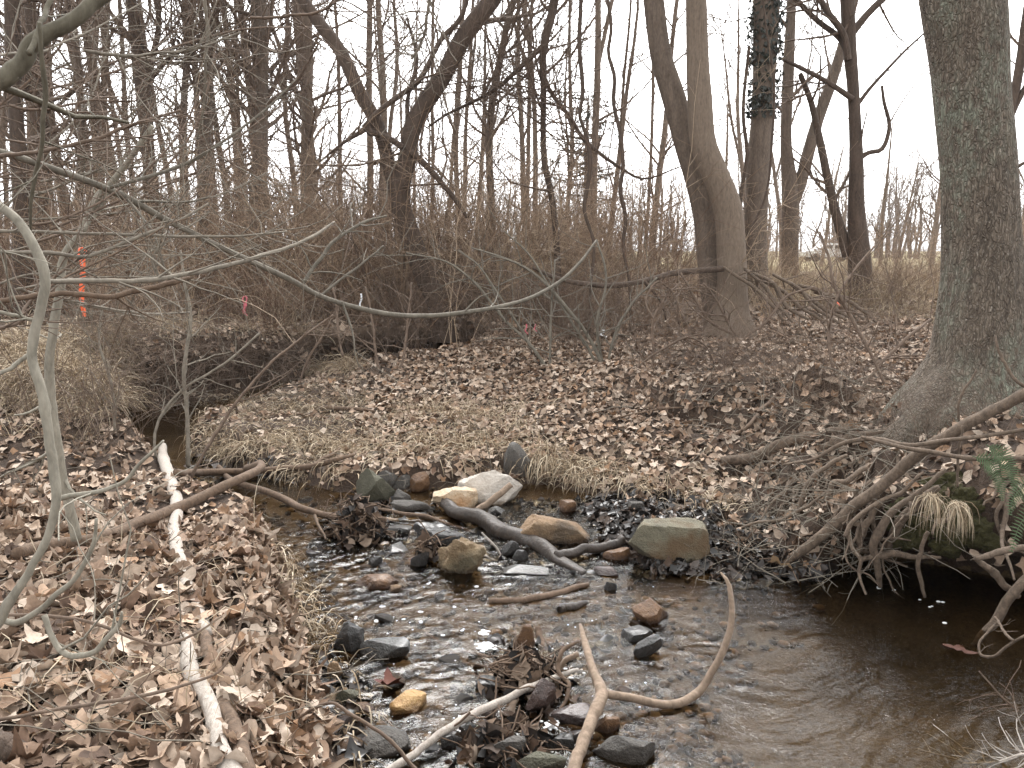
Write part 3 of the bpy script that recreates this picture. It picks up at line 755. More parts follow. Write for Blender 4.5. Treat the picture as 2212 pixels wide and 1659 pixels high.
# loose hanging vines in the bright gap
for lab, pts, Y in (('thick wavy vine hanging down the bright gap, nearer the V fork', [(1256, -20, 9), (1252, 100, 9), (1258, 212, 9), (1252, 250, 8), (1263, 282, 9), (1275, 353, 10), (1268, 410, 9), (1262, 450, 8), (1282, 520, 7), (1276, 620, 7)], 9.8),
                    ('thin kinked vine hanging nearer the twin-stemmed tree', [(1310, -20, 7), (1320, 70, 8), (1314, 110, 8), (1328, 170, 9), (1325, 215, 9), (1340, 290, 9), (1346, 360, 9), (1340, 410, 9), (1352, 470, 9), (1346, 530, 7), (1358, 600, 6), (1362, 680, 6)], 9.7),
                    ('looped pale vine in front of the ivy-topped trunk', [(1655, 60, 4), (1672, 180, 5), (1668, 300, 5), (1652, 430, 6), (1622, 500, 6), (1600, 590, 7)], 10.9)):
    P, R = stems(pts, Y, 2.0)
    o = put('hanging_vine', trunk_mesh(P, R, M['bark_dark'], 7, 70, .12, 'hanging_vine'), lab, 'vine', 'hanging vines')

# trees further off: individual, plain copies of no two alike
def distant(label, group, n, xr, yr, h, r, tw, mt, hang, dens, seed):
    g = np.random.default_rng(seed)
    for k in range(n):
        y = g.uniform(*yr); x = (g.uniform(*xr) - PW / 2) / FOC * y
        z = float(Hz(x, y)[0]); H = g.uniform(*h); rr = g.uniform(*r)
        P = np.zeros((6, 3)); P[:, 2] = np.linspace(-.1, H, 6); P[1:, :2] = np.cumsum(g.normal(0, .06 * H / 6, (5, 2)), 0) + np.linspace(.2, 1, 5)[:, None] * g.normal(0, .05 * H, 2)
        R = np.array([1.25, 1, .85, .7, .5, .2]) * rr
        P[:, 0] += x; P[:, 1] += y; P[:, 2] += z
        st = [(P, R)]; lm = []
        lab = ('thicker ' if rr > (r[0] + r[1]) / 2 else 'thin ') + ('bare trunk further off, ' if y > (yr[0] + yr[1]) / 2 else 'bare trunk in the woods, ') + where(x, y, z + 3, 'behind')
        if g.random() < .45:
            q = P[2:].copy(); q[1:, :2] += np.cumsum(np.abs(g.normal(0, .07 * H, (1, 2))) * np.sign(g.normal(size=(1, 2))) * np.ones((3, 1)), 0) * .7
            lm.append((q, R[2:] * .7))
        tree(lab, st, M[mt], group, 'woodland_tree', sides=7, n=12, limbs=lm, crown=dict(n1=int(dens * g.uniform(.7, 1.2)), n2=int(dens * 7), n3=int(dens * 12), L=(H * .08, H * .22), hang=hang, lo=.12, tw=tw))
distant('bare trunk in the dense woodland behind the orange and pink tapes', 'woodland behind the left bank', 30, (-150, 720), (14.5, 27), (9, 14), (.05, .12), .0042, 'bark_far', 10, 16, 1)
distant('bare slender tree in the woodland behind the V-forked tree', 'woodland behind the V fork', 20, (700, 1420), (16, 32), (8, 13), (.045, .10), .0045, 'bark_far', 6, 18, 2)
distant('bare far tree seen between the trunks before the yellow field', 'far trees right', 12, (1400, 2300), (24, 50), (5, 9.5), (.05, .11), .006, 'bark_far', 4, 18, 3)

# the tree belt across the field reads as one mass
so = Soup()
K = 420
x = rng.uniform(-60, 110, K); y = rng.uniform(88, 125, K); Hh = rng.uniform(6, 12.5, K)
P = np.zeros((K, 5, 3)); P[:, :, 0] = x[:, None] + np.cumsum(rng.normal(0, .3, (K, 5)), 1); P[:, :, 1] = y[:, None]; P[:, :, 2] = .6 + np.linspace(0, 1, 5)[None] * Hh[:, None]
R = np.linspace(.18, .03, 5)[None] * rng.uniform(.6, 1.2, K)[:, None]
so.tubes(P, R, 4)
A, RA = sprout(P, R, 4600, (1.5, 4.5), (20, 60), 4, -.12, .12, 1, .5, .16, .022); so.tubes(A, RA, 3)
B, RB = sprout(A, RA, 12000, (.8, 2.4), (20, 60), 3, -.05, .1, 1, .6, .2, .016); so.tubes(B, RB, 3)
put('distant_woods', so.mesh('distant_woods', [M['bark_far']]), 'grey line of bare woods beyond the yellow field', kind='stuff')

# dark evergreen seen through the gap
ex, ey = (1262 - PW / 2) / FOC * 26, 26.0
t = empty('evergreen_tree', (ex, ey, float(Hz(ex, ey)[0])), 'dark evergreen with drooping sprays seen through the gap behind the hanging vines', 'evergreen')
P = np.array([[0, 0, -.1], [.05, 0, 2], [0, 0, 4], [.03, 0, 5.6]]); R = np.array([.12, .1, .07, .02])
put('trunk', trunk_mesh(P, R, M['bark_dark'], 7, 12), parent=t)
A, RA = sprout(P[None], R[None], 60, (.5, 1.5), (70, 100), 5, .03, .35, 1, .3, .1, .008)
so = Soup(); so.tubes(A, RA, 3)
K = 2600
i = rng.integers(0, 60, K); f = rng.uniform(.2, 1, K) * 3.99; q = f.astype(int); c = A[i, q] + (A[i, q + 1] - A[i, q]) * (f - q)[:, None]
d = unit(rng.normal(size=(K, 3)) + np.array([0, 0, -.2])); e = unit(np.cross(d, rng.normal(size=(K, 3)))) * .02
L = rng.uniform(.07, .2, K)[:, None]
so.add(np.stack([c - e, c + e, c + d * L], 1).reshape(-1, 3), None, np.arange(K * 3).reshape(-1, 3))
put('crown', so.mesh('crown', [M['pine']], False), parent=t)

# ------------------------------------------------------------------ thicket
def shrub_mesh(g, ncane, L, spread, twn, name='stems', r=.0042, straight=.0, mat='cane'):
    k = 8
    az = g.uniform(0, 6.283, ncane); el = np.radians(g.uniform(45, 86, ncane)); Ln = g.uniform(L[0], L[1], ncane)
    b = np.stack([g.normal(0, spread, ncane), g.normal(0, spread, ncane), np.full(ncane, -.05)], -1)
    d = np.stack([np.cos(el) * np.cos(az), np.cos(el) * np.sin(az), np.sin(el)], -1)
    P = np.zeros((ncane, k, 3)); P[:, 0] = b
    dr = g.uniform(.02, .26, ncane)[:, None] * (1 - straight)
    for q in range(1, k):
        d = unit(d + g.normal(size=(ncane, 3)) * .11 + np.array([0, 0, -1.0]) * dr * (q / k) * 1.6)
        P[:, q] = P[:, q - 1] + d * (Ln / (k - 1))[:, None]
    R = np.maximum(g.uniform(.6, 1.4, ncane)[:, None] * r * np.linspace(1, .35, k)[None], .0013)
    s = Soup(); s.tubes(P, R, 3)
    A, RA = sprout(P, R, twn, (.15, .6), (30, 75), 4, .02, .2, 1, .6, .2, .0012); s.tubes(A, RA, 3)
    B, RB = sprout(A, RA, twn, (.08, .28), (30, 70), 3, .02, .2, 1, .7, .2, .0011); s.tubes(B, RB, 3)
    return s.mesh(name, [M[mat]])
gs = np.random.default_rng(5)
kinds = [shrub_mesh(gs, int(gs.integers(12, 24)), (1.0, 2.1), .12, 120, r=(.0035, .0055, .0045)[k % 3], mat=('cane', 'cane_light', 'cane_dark', 'cane', 'twig')[k % 5]) for k in range(10)]
def place_shrubs(label, group, n, xr, yr, sc_, seed, test=None):
    g = np.random.default_rng(seed); c = 0
    while c < n:
        y = g.uniform(*yr); pxx = g.uniform(*xr)
        if pxx < 250 and y < 10.5: continue
        x = (pxx - PW / 2) / FOC * y
        if test is not None and not test(x, y): continue
        z = float(Hz(x, y)[0])
        if z < .3: continue
        o = put('thicket_shrub', kinds[int(g.integers(0, 10))], None, 'shrub', group, loc=(x, y, z))
        o.rotation_euler = (0, 0, g.uniform(0, 6.28)); s = g.uniform(*sc_); o.scale = (s, s, s * g.uniform(.85, 1.1)); c += 1
        o['label'] = ('tall' if s > sum(sc_) / 2 else 'low') + (' far ' if y > sum(yr) / 2 else ' near ') + label + ' ' + where(x, y, z)
place_shrubs('cut-bank shrub', 'shrubs on the cut bank', 56, (-120, 760), (8.6, 13.8), (.7, 1.8), 1)
place_shrubs('tangled shrub', 'shrubs around the V-forked tree', 64, (740, 1500), (10.2, 14.5), (.7, 1.9), 2)
place_shrubs('sparse bare shrub', 'shrubs before the field', 40, (1460, 2330), (10.0, 17), (.6, 1.15), 3)
whip = [shrub_mesh(gs, int(gs.integers(5, 9)), (2.0, 3.8), .15, 90, r=.006, mat=('cane_light', 'twig', 'cane', 'cane_dark', 'cane_light')[k]) for k in range(5)]
g_ = np.random.default_rng(8)
for k in range(34):
    y = g_.uniform(8.9, 12.5); x = (g_.uniform(150, 1500) - PW / 2) / FOC * y; z = float(Hz(x, y)[0])
    if z < .3: continue
    o = put('arching_shrub', whip[k % 5], 'arching shrub with long whippy stems ' + where(x, y, z), 'shrub', 'arching shrubs over the thicket', loc=(x, y, z)); o.rotation_euler = (0, 0, g_.uniform(0, 6.28)); s = g_.uniform(.75, 1.1); o.scale = (s, s, s)
# beyond those the brush is one mass
so = Soup()
K = 2600
y = 12 + 13 * rng.random(K) ** 1.2; x = (rng.uniform(-250, 2450, K) - PW / 2) / FOC * y
keepb = (x < 2.5) | (rng.random(K) < .35); x = x[keepb]; y = y[keepb]; K = len(x)
z = Hz(x, y)
az = rng.uniform(0, 6.283, K); el = np.radians(rng.uniform(50, 88, K)); Ln = rng.uniform(1.2, 3.0, K) * np.where(x > 2.5, .6, 1)
d = np.stack([np.cos(el) * np.cos(az), np.cos(el) * np.sin(az), np.sin(el)], -1)
P = np.zeros((K, 6, 3)); P[:, 0] = np.stack([x, y, z], -1)
for q in range(1, 6):
    d = unit(d + rng.normal(size=(K, 3)) * .12 + np.array([0, 0, -.14 * q / 5])); P[:, q] = P[:, q - 1] + d * (Ln / 5)[:, None]
R = np.linspace(.006, .0028, 6)[None] * np.ones((K, 1)); so.tubes(P, R, 3)
A, RA = sprout(P, R, K * 5, (.2, .8), (30, 75), 4, .02, .1, 1, .7, .2, .0026); so.tubes(A, RA, 3)
B, RB = sprout(A, RA, K * 3, (.12, .4), (30, 70), 3, .02, .1, 1, .8, .2, .0024); so.tubes(B, RB, 3)
put('brush', so.mesh('brush', [M['cane']]), 'brown leafless brush filling the woodland floor', kind='stuff')

# ------------------------------------------------------------------ stones
ICO = {}
def ico(n):
    if n not in ICO:
        import bmesh
        bm = bmesh.new(); bmesh.ops.create_icosphere(bm, subdivisions=n, radius=1.0)
        V = np.array([v.co[:] for v in bm.verts]); F = np.array([[v.index for v in f.verts] for f in bm.faces]); bm.free()
        ICO[n] = (V, F)
    return ICO[n]

def stone_mesh(name, size, seed, mat, sub=4, cuts=9, boxy=.5, rough=.05, tilt=(0, 0, 0)):
    g = np.random.default_rng(seed)
    V, F = ico(sub); V = V.copy()
    p = 2 + boxy * 6                                   # towards a rounded block
    V = V / (np.sum(np.abs(V) ** p, 1) ** (1 / p))[:, None]
    for _ in range(cuts + 4):
        n = unit(g.normal(size=3) * np.array([1, 1, .8])); d = g.uniform(.55, .92)
        e = V @ n - d
        V = V - np.outer(np.maximum(e, 0) * .96, n)
    V = V * (1 + rough * fbm(V[:, 0] * 2.5, V[:, 1] * 2.5, V[:, 2] * 2.5, seed=seed % 97, o=4))[:, None]
    V = V + rough * .35 * np.stack([fbm(V[:, 0] * 7, V[:, 1] * 7, V[:, 2] * 7, seed=k + seed % 31, o=2) for k in range(3)], 1)
    V = V * (1 + .018 * fbm(V[:, 0] * 14, V[:, 1] * 14, V[:, 2] * 22, seed=seed % 53, o=3))[:, None]
    V = V * np.array(size) / 2
    R = Matrix.Rotation(tilt[2], 3, 'Z') @ Matrix.Rotation(tilt[1], 3, 'Y') @ Matrix.Rotation(tilt[0], 3, 'X')
    V = V @ np.array(R).T
    me = mesh_np(name, V, None, F, [mat])
    try: me.set_sharp_from_angle(angle=math.radians(32))
    except Exception: pass
    return me

def stone_at(name, box, label, mat, cat='rock', dr=.75, h=None, seed=0, cuts=9, boxy=.5, rough=.05, tilt=(0, 0, 0), group=None, sink=.3, z0=None, sub=5, wf=1.0):
    """box: left, right, top, bottom in the picture; stands where its lower edge meets ground or water"""
    x0, x1, y0, y1 = box
    p = ground_at((x0 + x1) / 2, y1)
    dist = width_at(p, 1.0)
    w = (x1 - x0) * dist; vis = (y1 - y0) * dist
    al = math.atan2(CAM[2] - p[2], p[1])
    dep = w * dr
    hh = h if h else max((vis - dep * math.sin(al) * .8) / math.cos(al), vis * .42)
    z = max(float(Hz(p[0], p[1])[0]), -.06) if z0 is None else z0
    hh2 = hh * (1 + sink)
    me = stone_mesh(name, (w * 1.06 * wf, dep, hh2 * 1.06), seed, M[mat], sub if x1 - x0 > 95 else 4, cuts, boxy, rough, tilt)
    return put(name, me, label, cat, group, loc=(p[0], p[1] + dep * .5, max(p[2], z) + hh - hh2 / 2))

BIG = 'rocks of the riffle dam'
S = stone_at
S('boulder', (983, 1126, 1000, 1094), 'large white banded quartz boulder with a sloping pale top beside the hanging grass', 'r_white', dr=.6, seed=11, cuts=6, boxy=.8, rough=.04, tilt=(.25, .42, -.15), wf=.92)
S('boulder', (935, 1040, 1046, 1112), 'white and honey-coloured quartz boulder leaning against the banded one', 'r_cream', dr=.75, seed=23, cuts=7, boxy=.45, rough=.07, tilt=(.1, .2, .2))
S('boulder', (1070, 1156, 952, 1044), 'grey-brown boulder half buried in the bar under hanging dry grass', 'r_grey', dr=.7, seed=31, cuts=7, boxy=.5, rough=.06)
S('boulder', (1357, 1531, 1120, 1232), 'large squared olive-grey boulder at the edge of the black leaf mat', 'r_green', dr=.62, seed=43, cuts=4, boxy=1.0, rough=.035, tilt=(0, .03, -.12))
S('boulder', (1124, 1275, 1104, 1178), 'rounded orange-brown boulder between the wet log and the black leaves', 'r_tan', dr=.6, seed=57, cuts=6, boxy=.25, rough=.06, tilt=(0, .08, 0))
S('boulder', (939, 1048, 1162, 1246), 'craggy yellow-tan pointed rock standing in the riffle below the wet log', 'r_craggy', dr=.55, seed=63, cuts=6, boxy=.3, rough=.16, tilt=(0, .55, 0))
S('boulder', (1360, 1461, 1287, 1352), 'orange-brown wedge-shaped stone alone in the water left of the pool', 'r_rust', dr=.7, seed=71, cuts=9, boxy=.4, rough=.04, tilt=(.1, .3, .3))
S('slab', (754, 850, 1004, 1092), 'tilted olive-green slab at the left end of the stone cluster', 'r_olive', 'slab', dr=.7, seed=83, cuts=5, boxy=.9, rough=.025, tilt=(.55, .35, .25))
S('slab', (806, 853, 1016, 1066), 'dark grey slab wedged upright directly behind the olive-green slab', 'r_grey', 'slab', dr=.55, seed=85, cuts=6, boxy=.8, rough=.03, tilt=(.2, .4, .1))
S('slab', (838, 890, 1026, 1066), 'small leaning grey slab in the middle of the upright row', 'r_grey', 'slab', dr=.6, seed=87, cuts=6, boxy=.8, rough=.03, tilt=(.2, .15, -.1))
S('slab', (884, 926, 1018, 1067), 'brownish slab at the right end of the upright row', 'r_rust', 'slab', dr=.6, seed=89, cuts=6, boxy=.8, rough=.03, tilt=(.2, .3, .1))
S('stone', (850, 890, 1056, 1088), 'pointed brown-grey stone above the long flat one', 'r_grey', 'stone', seed=91, cuts=10, boxy=.2, tilt=(0, .5, 0))
S('stone', (846, 938, 1078, 1106), 'long flat brown-grey stone lying just behind the bare driftwood stick', 'r_grey', 'stone', dr=.45, seed=93, cuts=5, boxy=.8, rough=.03)
S('rock', (890, 1002, 1128, 1186), 'dark humped wet rock under the driftwood stick', 'r_dark', dr=.6, seed=95, cuts=5, boxy=.3, rough=.1, tilt=(0, .25, .1))
S('stone', (888, 922, 1186, 1230), 'black block left of the craggy yellow-tan rock', 'r_dark', 'stone', seed=97, cuts=8, boxy=.7, tilt=(.2, .3, .3))
S('slate', (826, 882, 1172, 1198), 'flat wet slate with a thin broken edge left of the black block', 'r_slate', 'stone', dr=.9, seed=99, cuts=7, boxy=.8, rough=.02, tilt=(.1, .1, .2))
S('slate', (824, 884, 1130, 1153), 'smooth wet slate under the left part of the driftwood stick', 'r_slate', 'stone', dr=.8, seed=101, cuts=7, boxy=.8, rough=.02)
S('stone', (790, 823, 1200, 1228), 'small black angular stone below the leaf-clogged twig pile', 'r_dark', 'stone', seed=103, cuts=9, boxy=.6)
S('rock', (753, 858, 1236, 1276), 'red-brown rock washed over by the riffle near the left bank', 'r_rust', dr=.7, seed=105, cuts=6, boxy=.2, rough=.08, sink=.9, h=.045)
S('stone', (836, 870, 1260, 1284), 'small tan stone touching the washed-over red-brown rock', 'r_tan', 'stone', seed=107, cuts=8, boxy=.4)
S('stone', (1082, 1130, 1168, 1203), 'dark leaning oblong stone below the wet log', 'r_dark', 'stone', dr=.5, seed=109, cuts=6, boxy=.5, tilt=(0, -.5, 0))
S('stone', (1108, 1141, 1186, 1216), 'small dark rounded stone right under the leaning oblong one', 'r_dark', 'stone', seed=111, cuts=6, boxy=.3)
S('slate', (1090, 1182, 1214, 1249), 'broad flat grey slate at water level right of the craggy rock', 'r_slate', 'stone', dr=.7, seed=113, cuts=6, boxy=.9, rough=.015, tilt=(.05, .02, .1))
S('stone', (1304, 1371, 1186, 1216), 'flat brown stone leaning on the big olive-grey boulder', 'r_rust', 'stone', dr=.5, seed=115, cuts=8, boxy=.6, tilt=(0, -.2, .1))
S('stone', (1288, 1344, 1224, 1250), 'reddish-brown flat stone in the shallows below the fork of the wet log', 'r_red', 'stone', dr=.6, seed=117, cuts=7, boxy=.6)
S('stone', (1305, 1333, 1253, 1280), 'small black square stone in open water above the wedge-shaped one', 'r_dark', 'stone', seed=119, cuts=6, boxy=.9)
S('slate', (1340, 1420, 1352, 1392), 'thin dark slate tilted under the orange-brown wedge-shaped stone', 'r_dark', 'stone', dr=.6, seed=121, cuts=7, boxy=.8, rough=.02, tilt=(.3, -.2, .2))
S('slate', (1356, 1436, 1384, 1424), 'wet dark slate slanting out of the water at the head of the pool', 'r_dark', 'stone', dr=.4, seed=122, cuts=7, boxy=.9, rough=.02, tilt=(.4, -.35, .3))
S('rock', (714, 792, 1344, 1416), 'black pointed moss-streaked rock against the foot of the left bank', 'r_dark', dr=.6, seed=123, cuts=10, boxy=.2, rough=.05, tilt=(0, -.15, .2))
S('slate', (774, 881, 1378, 1434), 'flat dark four-sided slate lying in the water right of the black pointed rock', 'r_slate', 'stone', dr=.62, seed=127, cuts=4, boxy=1.0, rough=.015, tilt=(.12, -.04, -.25))
S('stone', (841, 920, 1494, 1552), 'bright orange-tan stone in the shallows beside the red leaf', 'r_orange', 'stone', dr=.75, seed=129, cuts=7, boxy=.3, rough=.04, tilt=(.15, -.1, .2))
S('rock', (765, 895, 1566, 1642), 'large grey-brown block at the bottom left corner of the stream', 'r_grey', dr=.75, seed=131, cuts=8, boxy=.6, rough=.06)
S('stone', (1028, 1104, 1460, 1496), 'dark oblong stone above the pale bare stick', 'r_dark', 'stone', dr=.6, seed=133, cuts=5, boxy=.7)
S('rock', (1132, 1210, 1468, 1546), 'dark red-brown angular rock under the end of the pale bare stick', 'r_red', dr=.7, seed=135, cuts=8, boxy=.6, tilt=(.1, -.3, .3))
S('rock', (1194, 1281, 1522, 1570), 'blue-black rusty-cornered rock behind the forked branch', 'r_red', dr=.6, seed=137, cuts=8, boxy=.6)
S('stone', (1283, 1340, 1545, 1594), 'brown broken stone right against the forked branch', 'r_rust', 'stone', seed=139, cuts=9, boxy=.5)
S('rock', (1281, 1414, 1582, 1660), 'large flat-topped grey rock at the right foot of the forked branch', 'r_grey', dr=.6, seed=141, cuts=6, boxy=.7, rough=.04, tilt=(.05, .06, -.1))
S('stone', (940, 1006, 1582, 1626), 'dark grey block just below the pale bare stick', 'r_dark', 'stone', dr=.6, seed=143, cuts=6, boxy=.8)
S('rock', (1058, 1136, 1588, 1654), 'grey-brown loaf-shaped rock at the bottom centre', 'r_grey', dr=.7, seed=145, cuts=6, boxy=.7, tilt=(0, -.1, .15))
S('stone', (1178, 1239, 1586, 1626), 'black block touching the left side of the forked branch', 'r_dark', 'stone', seed=147, cuts=6, boxy=.8)
S('slab', (1100, 1222, 1622, 1676), 'dark mossy slab cut by the bottom edge of the picture', 'r_olive', 'slab', dr=.45, seed=149, cuts=5, boxy=.9, rough=.03, tilt=(.1, -.1, .05))
S('stone', (1012, 1066, 1580, 1606), 'small cream-white quartz lump above the loaf-shaped rock', 'r_cream', 'stone', seed=151, cuts=7, boxy=.4)
S('stone', (1112, 1154, 1350, 1408), 'wet rust-brown upright stone at the top of the mid-stream debris', 'r_rust', 'stone', dr=.7, seed=153, cuts=7, boxy=.4)
S('stone', (1208, 1245, 1080, 1110), 'small rust-orange stone in the black leaves behind the orange-brown boulder', 'r_rust', 'stone', seed=155, cuts=8, boxy=.4)
S('stone', (1353, 1390, 1082, 1110), 'small grey flat-topped stone in the black leaves behind the olive-grey boulder', 'r_grey', 'stone', seed=157, cuts=8, boxy=.6)
S('slate', (722, 766, 1486, 1534), 'greenish slate on edge at the foot of the left bank', 'r_olive', 'stone', seed=159, cuts=8, boxy=.8, rough=.02, tilt=(.4, .3, .3))
S('stone', (758, 808, 1512, 1548), 'brown flat stone beside the greenish slate', 'r_rust', 'stone', seed=161, cuts=8, boxy=.5)
S('slate', (716, 762, 1534, 1570), 'blue-grey slate behind the large grey-brown block', 'r_slate', 'stone', seed=163, cuts=7, boxy=.8, rough=.02)
S('stone', (700, 738, 1428, 1472), 'smooth tan stone poking out of the left bank foot', 'r_tan', 'stone', seed=165, cuts=6, boxy=.3)
S('stone', (1052, 1090, 1092, 1112), 'low dark wet stone in front of the white banded boulder', 'r_slate', 'stone', seed=167, cuts=7, boxy=.5)
S('stone', (1074, 1128, 1140, 1160), 'flat cream-edged stone tucked behind the wet log', 'r_craggy', 'stone', dr=.6, seed=169, cuts=7, boxy=.6)
S('stone', (1322, 1362, 1145, 1170), 'grey-green stone against the left flank of the olive-grey boulder', 'r_grey', 'stone', seed=171, cuts=7, boxy=.4)

# small wet stones nobody would tell apart
sk = [stone_mesh('stone', (1, .8, .5), 300 + k, M[['r_dark', 'r_rust', 'r_grey', 'r_red', 'r_slate', 'r_tan'][k % 6]], 2, 7, .5, .06) for k in range(12)]
zones = [((700, 1420), (1290, 1659), 62), ((640, 1360), (1110, 1290), 60), ((1330, 1700), (1100, 1235), 14), ((690, 800), (1430, 1659), 24), ((440, 760), (1010, 1180), 16)]
for (xa, xb), (ya, yb), n in zones:
    for _ in range(n):
        px, py = rng.uniform(xa, xb), rng.uniform(ya, yb)
        p = on_z(px, py)
        h0 = float(Hz(p[0], p[1])[0])
        if h0 > .06: continue
        s = rng.uniform(.035, .10) * (1.15 if py > 1300 else 1)
        o = put('stone', sk[int(rng.integers(0, 12))], 'small wet stone among the others in the shallow riffle', 'stone', 'small stones of the riffle', loc=(p[0], p[1], max(h0, -.022) + s * .14))
        o.scale = (s, s * rng.uniform(.7, 1.1), s * rng.uniform(.5, .9)); o.rotation_euler = (rng.normal(0, .2), rng.normal(0, .2), rng.uniform(0, 6.28))
# gravel on the bed
so = Soup(); V0, F0 = ico(1)
K = 3200
px = rng.uniform(450, 1800, K); py = rng.uniform(1020, 1659, K)
for k in range(K):
    p = on_z(px[k], py[k], -.03)
    h0 = float(HG[min(len(gy) - 1, int((p[1] - GY0) / GS)), min(len(gx) - 1, int((p[0] - GX0) / GS))])
    if h0 > .01 or h0 < -.16: continue
    s = rng.uniform(.008, .03)
    b = rng.choice([.03, .06, .10, .16]); col = np.array([b * 1.25, b * .8, b * .42, 1])
    so.add(V0 * s * rng.uniform(.6, 1.2, 3) * np.array([1, 1, .6]) @ np.array(Matrix.Rotation(rng.uniform(0, 6.28), 3, 'Z')).T + np.array([p[0], p[1], h0 + s * .2]), None, F0, np.tile(col, (len(V0), 1)))
put('gravel', so.mesh('gravel', [M['grass']]), 'brown pebbles and gravel on the stream bed', kind='stuff')

# ------------------------------------------------------------------ sticks and logs
def wood_mesh(name, P, R, mat, sides=10, n=40, rough=.09, cap=True, jag=.0):
    P2, R2 = resample(P, n, R)
    P2 = P2 + np.stack([vn(np.linspace(0, 7, n), np.zeros(n) + k * 9.1, seed=len(P) * 13 + k) for k in range(3)], 1) * R2[:, None] * .5
    for q in range(max(2, n // 14)):
        i0 = (len(P) * 7 + q * 13 + int(abs(P[0, 0]) * 100)) % n; R2 = R2 * (1 + (.07 + .07 * (q % 3)) * min(1, .012 / R2.mean()) * np.exp(-((np.arange(n) - i0) / (.9 + .5 * (q % 2))) ** 2))
    P2 = P2 + np.stack([vn(np.linspace(0, n / 2.6, n), np.zeros(n) + k * 5.3, seed=n + k) for k in range(3)], 1) * np.minimum(R2, .008)[:, None] * .25
    if cap:
        P2 = np.concatenate([P2[:1], P2, P2[-1:]]); R2 = np.concatenate([[1e-4], R2, [1e-4]])
    s = Soup(); s.tubes(P2[None], R2[None], sides)
    V = np.concatenate(s.V); ctr = np.repeat(P2, sides, 0); nd = V - ctr
    f = 1.0 / max(R2.mean(), .004)
    ang = np.tile(np.arange(sides) * 2 * math.pi / sides, len(P2)); along_ = np.repeat(np.concatenate([[0], np.cumsum(np.linalg.norm(np.diff(P2, axis=0), axis=1))]), sides)
    V = ctr + nd * (1 + 1.5 * rough * fbm(np.cos(ang) * 1.3 + 5, np.sin(ang) * 1.3, along_ * 9, seed=3))[:, None]
    return mesh_np(name, V, np.concatenate(s.Q), None, [M[mat]])

def lay(pts, lift=0.0, Y=None, water=True):
    """picture polyline (px, py, width[, lift]) laid on the ground, or held at distance Y (Y may be a pair: first, last)"""
    P = []; R = []
    for k, q in enumerate(pts):
        px, py, w = q[:3]
        if Y is not None:
            yy = Y if np.isscalar(Y) else Y[0] + (Y[1] - Y[0]) * k / (len(pts) - 1)
            p = on_y(px, py, yy)
        else:
            l = q[3] if len(q) > 3 else lift
            p = ground_at(px, py, l, water)
        P.append(p); R.append(width_at(p, w) / 2)
    return np.array(P), np.array(R)

def stick(label, pts, mat, name='stick', cat='stick', lift=.012, Y=None, forks=(), group=None, sides=9, n=44, rough=.09, twigs=0, tl=(.05, .2)):
    P, R = lay(pts, lift, Y)
    if not forks and not twigs:
        return put(name, wood_mesh(name, P, R, mat, sides, n, rough), label, cat, group)
    t = empty(name, P[0], label, cat, group); off = P[0]
    put('stem', wood_mesh('stem', P - off, R, mat, sides, n, rough), parent=t)
    allp = [(P, R)]
    for f in forks:
        Pf, Rf = lay(f, lift, Y) if not isinstance(f, dict) else lay(f['pts'], f.get('lift', lift), f.get('Y', Y))
        if isinstance(f, dict) and f.get('join'): Pf[0] = P[np.argmin(np.linalg.norm(P - Pf[0], axis=1))]
        put('fork', wood_mesh('fork', Pf - off, Rf, mat, sides, 30, rough), parent=t); allp.append((Pf, Rf))
    if twigs:
        s = Soup()
        PP = np.stack([resample(a, 12, b)[0] for a, b in allp]) - off; RR = np.stack([resample(a, 12, b)[1] for a, b in allp])
        A, RA = sprout(PP, RR, twigs, tl, (30, 75), 6, 0, .1, 1, .5, .14, .0012); s.tubes(A, RA, 4)
        B, RB = sprout(A, RA, twigs, (tl[0] * .5, tl[1] * .5), (30, 70), 5, 0, .2, 1, .7, .14, .0009); s.tubes(B, RB, 3)
        put('twigs', s.mesh('twigs', [M[mat]]), parent=t, kind='stuff')
    return t

# left bank
stick('long bleached white log lying up the left bank, its broken tip at the water', [(347, 968, 18), (360, 1020, 24), (375, 1085, 26), (374, 1150, 27), (392, 1215, 30), (412, 1270, 32), (432, 1330, 34), (446, 1370, 26)], 'wood_white', 'log', 'log', .03, sides=16, n=90, rough=.05)
stick('split bleached log half at the bottom of the left bank, jagged upper end', [(392, 1372, 14), (408, 1420, 32), (436, 1500, 34), (460, 1575, 36), (500, 1670, 44), (540, 1800, 46)], 'wood_white', 'log', 'log', .035, sides=16, n=80, rough=.06)
stick('dark barked log beside the split bleached half', [(438, 1370, 20), (462, 1430, 28), (480, 1480, 30), (500, 1560, 34), (520, 1640, 40), (545, 1720, 44), (580, 1850, 44)], 'wood_brown', 'log', 'log', .02, sides=16, n=80, rough=.07)
stick('thick brown bent branch crossing the left bank and the bleached log', [(30, 1200, 26), (120, 1172, 27), (200, 1160, 27), (290, 1135, 25), (370, 1106, 23), (430, 1080, 22), (490, 1048, 20), (535, 1008, 14)], 'wood_brown', 'branch', 'branch', .05, sides=12, n=70)
stick('straight brown stick spanning the inlet, forked at its right end', [(378, 1022, 14), (480, 1020, 15), (560, 1018, 15), (630, 1014, 14), (682, 1006, 13), (720, 994, 11), (765, 982, 7)], 'wood_brown', 'branch', 'branch', .05, forks=[[(675, 1007, 9), (710, 985, 8), (735, 968, 4)]])
stick('curved brown branch running from the inlet into the leaf-clogged twig pile', [(470, 1010, 10), (510, 1042, 14), (560, 1060, 15), (610, 1076, 15), (650, 1098, 16), (700, 1112, 15), (790, 1118, 14), (835, 1122, 12)], 'wood_brown', 'branch', 'branch', .04, forks=[[(680, 1105, 7), (690, 1140, 6), (705, 1165, 4)]])
